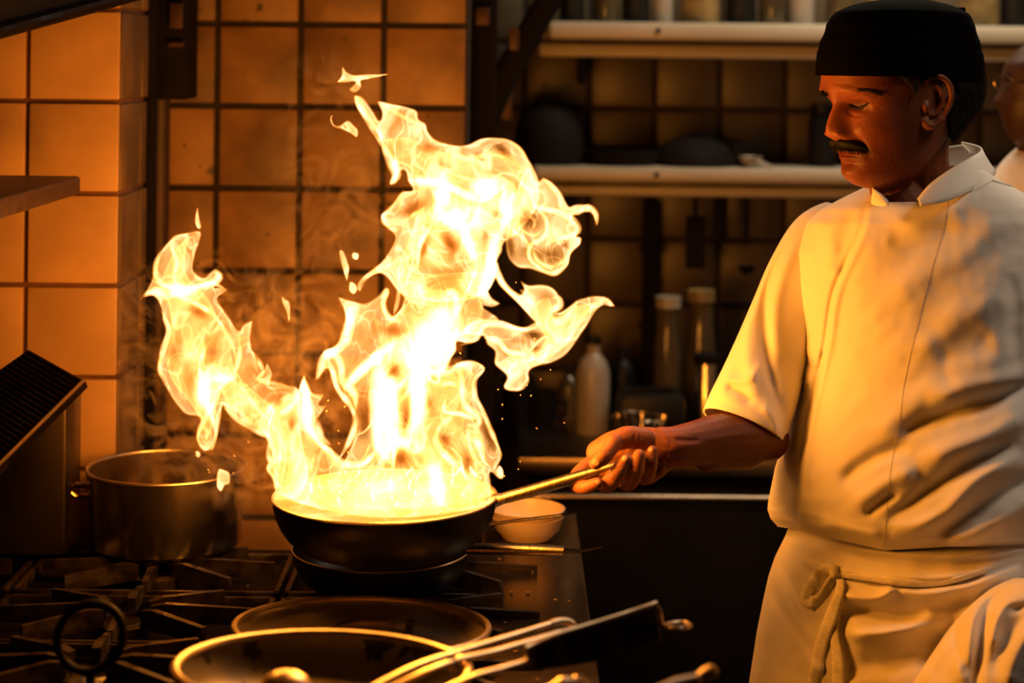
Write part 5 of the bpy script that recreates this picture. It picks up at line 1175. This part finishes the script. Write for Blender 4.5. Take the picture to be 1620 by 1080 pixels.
# collar band
ct = [(1372, 322, 2.560), (1384, 324, 2.535), (1400, 325, 2.520)]
def band(name, low, high, m):
    A = cr(low, 4); n = 40
    def rs_(T):
        P = cr(T, 3); idx = np.linspace(0, len(P) - 1, n); return [np.array([np.interp(i, np.arange(len(P)), P[:, k]) for k in range(3)]) for i in idx]
    a, b_ = rs_(low), rs_(high); V = []; F = []
    for k in range(n):
        for j in range(6):
            t = j / 5; q = a[k] * (1 - t) + b_[k] * t; V.append(W(q[0], q[1], q[2] - .014 - .004 * math.sin(math.pi * t)))
    for k in range(n - 1):
        for j in range(5): F.append([k * 6 + j, k * 6 + 6 + j, k * 6 + 7 + j, k * 6 + 1 + j])
    o = mesh(name, V, F, m, chef, True); s = o.modifiers.new('s', 'SOLIDIFY'); s.thickness = .003; s.offset = 1; return o
band('collar', [(1456, 326, 2.500), (1490, 321, 2.500), (1522, 309, 2.515), (1550, 294, 2.55), (1567, 283, 2.60), (1573, 274, 2.66), (1568, 267, 2.71), (1550, 262, 2.75)],
     [(1453, 317, 2.512), (1470, 295, 2.528), (1494, 276, 2.545), (1525, 256, 2.575), (1546, 243, 2.62), (1551, 236, 2.66), (1543, 231, 2.70), (1520, 226, 2.73)], M['cloth'])
band('collar', [(1404, 325, 2.515), (1392, 326, 2.53), (1378, 322, 2.56), (1384, 306, 2.62), (1410, 290, 2.70), (1470, 270, 2.74), (1556, 262, 2.72)],
     [(1405, 318, 2.525), (1394, 306, 2.54), (1380, 297, 2.565), (1388, 284, 2.63), (1414, 262, 2.69), (1460, 240, 2.72), (1524, 228, 2.70)], M['cloth'])
# piped shoulder seam
L = surf_line([(1570, 286), (1590, 292), (1620, 300), (1640, 308)], .0006, JT)
if len(L) > 2: MB().tube(L, .0016, 6).build('shoulder_seam', M['cloth'], chef)

# sleeves
def sleeve(st, folds, parent, flat=.85, name='sleeve', nn_=90):
    P = cr(st, 3.2); V = []; n = len(P)
    c3 = [W(q[0], q[1], q[2]) for q in P]
    view = Vector((0, 1, 0))
    for i, q in enumerate(P):
        t = (c3[min(i + 1, n - 1)] - c3[max(i - 1, 0)]).normalized(); a = t.cross(view).normalized(); b_ = a.cross(t).normalized(); r = q[3] * q[2] / F_PX
        for j in range(nn_):
            f = 2 * math.pi * j / nn_; V.append(c3[i] + a * r * math.cos(f) + b_ * r * flat * math.sin(f))
    # turn the hem inward
    for (s_, back) in ((.93, .0), (.90, -.03)):
        for j in range(nn_): V.append(c3[-1] + (V[(n - 1) * nn_ + j] - c3[-1]) * s_ + (c3[-1] - c3[-2]).normalized() * back)
    V = np.array([tuple(v) for v in V]); px, py = PXA(V); cy = np.repeat([c.y for c in c3] + [c3[-1].y] * 2, nn_); fr = np.clip((cy - V[:, 1]) * 60, 0, 1)
    s_ = fold_shift(px, py, folds) * fr + .0022 * np.array([noise.noise(Vector((x * .02, y * .02, 9.2))) * 1.5 for x, y in zip(px, py)]) * fr
    k = (V[:, 1] - s_) / V[:, 1]; V = np.stack([V[:, 0] * k, V[:, 1] * k, CAM_Z + (V[:, 2] - CAM_Z) * k], 1)
    F = [[i * nn_ + j, i * nn_ + (j + 1) % nn_, (i + 1) * nn_ + (j + 1) % nn_, (i + 1) * nn_ + j] for i in range(n + 1) for j in range(nn_)]
    return mesh(name, [Vector(v) for v in V], F, M['cloth'], parent, True)
SF = [([(1250, 380), (1222, 430), (1210, 480), (1210, 540), (1224, 610), (1240, 660)], 8, -.010), ([(1262, 370), (1236, 440), (1226, 500), (1232, 560)], 11, .006), ([(1190, 470), (1180, 530), (1188, 590), (1200, 630)], 14, .008), ([(1235, 380), (1215, 420), (1196, 480)], 8, .003),
      ([(1150, 600), (1172, 602), (1192, 594), (1206, 570)], 6, .005), ([(1148, 612), (1170, 618), (1190, 640)], 8, -.006), ([(1240, 560), (1262, 600), (1262, 660)], 18, -.006), ([(1120, 628), (1170, 650), (1236, 694)], 2.5, -.0014), ([(1205, 640), (1225, 665), (1230, 690)], 7, .005), ([(1170, 560), (1150, 590), (1132, 620)], 10, .004)]
sl = sleeve([(1335, 352, 2.74, 44), (1306, 385, 2.725, 60), (1274, 440, 2.70, 62), (1246, 500, 2.675, 60), (1220, 560, 2.65, 60), (1200, 615, 2.625, 65), (1186, 650, 2.61, 68), (1176, 676, 2.60, 69)], SF, chef)
sleeve([(1645, 345, 2.72, 50), (1668, 400, 2.71, 62), (1690, 480, 2.70, 64), (1708, 560, 2.69, 66), (1716, 600, 2.68, 66)], [([(1625, 420), (1630, 500), (1640, 560)], 10, -.008)], chef)

# ---------------- apron and ties
Ap = [(832, 1248, 1690, .130, .13), (846, 1243, 1692, .142, .14), (862, 1235, 1696, .152, .14), (880, 1226, 1700, .162, .145), (910, 1216, 1704, .176, .15), (950, 1207, 1708, .182, .15), (1000, 1197, 1714, .188, .15), (1080, 1185, 1724, .195, .15), (1250, 1168, 1740, .20, .15), (1500, 1150, 1760, .21, .15)]
AF = [([(1254, 838), (1300, 854), (1350, 866), (1400, 874), (1480, 880), (1560, 876), (1640, 866)], 5, 0.0091), ([(1248, 852), (1300, 868), (1360, 880), (1420, 888), (1500, 894), (1600, 888)], 10, -0.0078), ([(1246, 864), (1280, 886), (1310, 898), (1350, 905), (1420, 912), (1500, 912), (1580, 890)], 8, 0.0078),
      ([(1255, 872), (1285, 894), (1316, 906), (1380, 920), (1450, 928), (1530, 918), (1610, 890)], 5, -0.0130), ([(1332, 938), (1356, 946), (1388, 946), (1408, 934), (1398, 922)], 8, 0.0156), ([(1400, 928), (1470, 938), (1530, 928), (1590, 904)], 12, 0.0130),
      ([(1325, 958), (1370, 966), (1440, 974), (1490, 962), (1530, 945)], 14, -0.0260), ([(1332, 1000), (1380, 1002), (1440, 990), (1480, 966), (1502, 975)], 13, 0.0208), ([(1345, 1050), (1400, 1050), (1450, 1030), (1490, 1000)], 20, -0.0156), ([(1232, 878), (1250, 920), (1268, 962), (1290, 1004)], 8, -0.0104), ([(1252, 884), (1270, 930), (1300, 980)], 9, 0.0078),
      ([(1216, 918), (1236, 960), (1264, 1000), (1296, 1050)], 9, -0.0117), ([(1225, 910), (1250, 975), (1282, 1030), (1300, 1080)], 10, 0.0078), ([(1200, 960), (1200, 1010), (1196, 1070)], 7, -0.0065), ([(1332, 960), (1336, 1010), (1348, 1080)], 12, -0.0156), ([(1262, 880), (1275, 900), (1300, 930)], 7, 0.0091), ([(1520, 960), (1490, 1010), (1460, 1060)], 14, -0.0156),
      ([(1300, 1100), (1290, 1200), (1280, 1400)], 25, 0.0195), ([(1400, 1100), (1410, 1250), (1400, 1400)], 30, -0.0195), ([(1500, 1100), (1510, 1250), (1520, 1400)], 25, 0.0195)]
ap = slab('apron', Ap, CH_Y + .005, M['cloth2'], chef, AF, 280, 3.2, .86, None, noise_amp=.0014, yawbias=-.075)
AT = tree(ap)
def ribbon(name, pts, wd, off, m=M['tape'], tr=AT, lift=None):
    """flat tape laid over the apron"""
    C3 = []
    for i, q in enumerate(cr(pts, 4)):
        p, nr = hit(tr, q[0], q[1]); o_ = q[2] if len(q) > 2 else off
        C3.append((p + Vector((0, -1, 0)) * o_) if p is not None else W(q[0], q[1], 2.49 - o_))
    n = len(C3); wd = wd if isinstance(wd, list) else [wd] * n; V = []; F = []
    for i in range(n):
        t = (C3[min(i + 1, n - 1)] - C3[max(i - 1, 0)]).normalized(); a = t.cross(Vector((0, 1, 0)))
        if a.length < .1: a = Vector((0, 0, 1))
        a.normalize(); w0 = np.interp(i / (n - 1), np.linspace(0, 1, len(wd)), wd) / 2
        tw = (.55 + .25 * math.sin(i * .11 + len(pts))) * abs(t.z)
        for s_ in (-1, -.33, .33, 1): V.append(C3[i] + (a * math.cos(tw) + Vector((0, -1, 0)) * math.sin(tw)) * w0 * s_ + Vector((0, -1, 0)) * .0012 * (1 - s_ * s_))
    for i in range(n - 1):
        for j in range(3): F.append([i * 4 + j, i * 4 + 4 + j, i * 4 + 5 + j, i * 4 + 1 + j])
    o = mesh(name, V, F, m, chef, True); s = o.modifiers.new('s', 'SOLIDIFY'); s.thickness = .0013; s.offset = 0; return o
ribbon('apron_tie', [(1322, 905, .008), (1345, 909, .004), (1390, 915, .003), (1430, 920, .003), (1480, 921, .002), (1520, 913, .002), (1560, 900, .002)], [.009, .011, .010, .008, .006], .003)
ribbon('bow_loop', [(1322, 903, .010), (1306, 896, .014), (1290, 908, .018), (1278, 926, .018), (1274, 942, .014), (1282, 950, .010), (1298, 944, .006), (1310, 926, .006), (1322, 908, .006)], .019, .01)
ribbon('bow_tail', [(1324, 908, .009), (1328, 925, .012), (1316, 965, .008), (1300, 1010, .006), (1292, 1050, .006), (1284, 1100, .006)], [.009, .018, .020, .019, .020], .006)
ribbon('bow_tail', [(1330, 908, .007), (1326, 940, .006), (1318, 990, .004), (1324, 1040, .006), (1326, 1100, .006)], [.009, .015, .014, .018, .018], .005)
kp_, kn_ = hit(AT, 1323, 905)
ell((kp_ or W(1323, 905, 2.5)) + Vector((0, -.008, 0)), (.007, .006, .007), 16).build('bow_knot', M['tape'], chef)
# legs and shoes under the apron
lg = MB()
for x in (1345, 1570):
    c = W(x, 1100, CH_Y); lg.tube([(c.x, CH_Y + .02, .82), (c.x, CH_Y + .02, .50), (c.x - .01, CH_Y, .10)], [.085, .08, .07], 20)
lg.build('trousers', M['trouser'], chef)
for x in (1345, 1570):
    c = W(x, 1100, CH_Y); MB().tube([(c.x + .06, CH_Y, .05), (c.x, CH_Y, .06), (c.x - .10, CH_Y - .02, .045), (c.x - .17, CH_Y - .03, .035)], [.045, .05, .04, .03], 16, flat=.9).build('shoe', M['shoe'], chef)

# rumpled cloth at the lower right corner
ck = empty('draped_cloth', W(1600, 1080, 2.29), 'rumpled white cloth at the lower right corner in front of the apron', 'cloth')
CR_ = [(914, 1606, 1700, .010, .03), (920, 1588, 1730, .03, .05), (930, 1568, 1760, .045, .06), (948, 1545, 1780, .06, .07), (972, 1520, 1790, .07, .075), (1000, 1497, 1800, .078, .08), (1040, 1470, 1800, .085, .08), (1080, 1444, 1800, .09, .08), (1200, 1400, 1800, .10, .08), (1330, 1400, 1790, .08, .06)]
CF = [([(1600, 930), (1572, 948), (1556, 980), (1552, 1020), (1546, 1060), (1540, 1100)], 9, -.018), ([(1620, 945), (1590, 955), (1575, 985), (1566, 1030)], 9, .012), ([(1545, 950), (1535, 985), (1528, 1030), (1515, 1080)], 12, .012), ([(1560, 925), (1590, 918), (1630, 915)], 9, .008), ([(1510, 990), (1520, 1020), (1530, 1070)], 9, -.010),
      ([(1500, 1010), (1480, 1045), (1460, 1080)], 9, .006), ([(1640, 965), (1610, 985), (1585, 1025), (1570, 1070)], 12, -.008), ([(1650, 990), (1620, 1010), (1600, 1050), (1590, 1090)], 12, .010), ([(1660, 940), (1640, 950), (1600, 968)], 7, -.006)]
slab('cloth_folds', CR_, 2.37, M['cloth2'], ck, CF, 220, 3.2, .9, None, noise_amp=.0012, close_top=True, yawbias=-.06)

# ---------------- second person, out of focus at the right edge
p2 = empty('person', (W(1660, 300, 3.25).x, 3.3, 0), 'bald cook with glasses and white jacket blurred at the right edge', 'person')
Y2 = 3.25
body = MB()
tab2 = [(50, 1668, 1690, .02), (60, 1640, 1730, .05), (78, 1610, 1750, .07), (100, 1590, 1760, .078), (125, 1583, 1762, .08), (145, 1584, 1755, .08), (165, 1580, 1745, .078), (185, 1584, 1735, .072), (205, 1590, 1715, .06), (225, 1602, 1700, .045), (238, 1625, 1680, .02)]
V2 = []; ys2 = np.arange(50, 239, 3.0); n2 = 48
a1, a2, a3 = (smooth_tab(ys2, tab2, k, 4) for k in (1, 2, 3))
for i, y in enumerate(ys2):
    for j in range(n2):
        th = 2 * math.pi * j / n2; cx, a = (a1[i] + a2[i]) / 2, (a2[i] - a1[i]) / 2
        x = cx - a * math.cos(th); bump = -9 * math.exp(-((y - 160) / 14) ** 2) * math.exp(-(math.sin(th) / .22) ** 2) if math.cos(th) > 0 else 0
        if math.cos(th) > 0: bump += 5 * math.exp(-((y - 128) / 7) ** 2) * math.exp(-((abs(math.sin(th)) - .4) / .2) ** 2)
        V2.append(W(x + bump, y, Y2 - a3[i] * math.sin(th)))
F2 = [[i * n2 + j, (i + 1) * n2 + j, (i + 1) * n2 + (j + 1) % n2, i * n2 + (j + 1) % n2] for i in range(len(ys2) - 1) for j in range(n2)] + [list(range(n2)), [(len(ys2) - 1) * n2 + j for j in range(n2)][::-1]]
body.add(V2, F2)
caps([(1660, 215, Y2, 50), (1668, 280, Y2 + .03, 58)]); addb(ell(W(1672, 145, Y2 - .08), (.018, .008, .032)))
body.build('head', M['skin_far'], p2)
MB().tube([W(1588 + 15 * math.cos(a), 131 + 11 * math.sin(a), Y2 - .045) for a in [2 * math.pi * k / 24 for k in range(24)]], .0016, 6, closed=True).build('spectacles', M['steel'], p2)
MB().tube([W(1603, 130, Y2 - .06), W(1650, 134, Y2 - .095), W(1672, 138, Y2 - .09)], .0016, 6).build('spectacle_arm', M['steel'], p2)
J2 = [(225, 1620, 1720, .06, .05), (240, 1600, 1760, .09, .08), (258, 1582, 1800, .12, .11), (285, 1566, 1830, .14, .13), (330, 1556, 1850, .15, .14), (500, 1552, 1860, .16, .15), (900, 1556, 1860, .16, .15)]
slab('jacket', J2, Y2 + .05, M['cloth'], p2, [([(1600, 260), (1590, 300), (1600, 360)], 14, -.01)], 90, 8, .9, None, close_top=True)
lg = MB()
for x in (1640, 1780):
    c = W(x, 800, 3.3); lg.tube([(c.x, 3.3, .95), (c.x, 3.3, .10)], [.10, .07], 16); 
lg.build('trousers', M['trouser'], p2)
for x in (1640, 1780):
    c = W(x, 800, 3.3); MB().tube([(c.x + .05, 3.3, .05), (c.x, 3.3, .055), (c.x - .14, 3.28, .035)], [.045, .05, .03], 14, flat=.9).build('shoe', M['shoe'], p2)
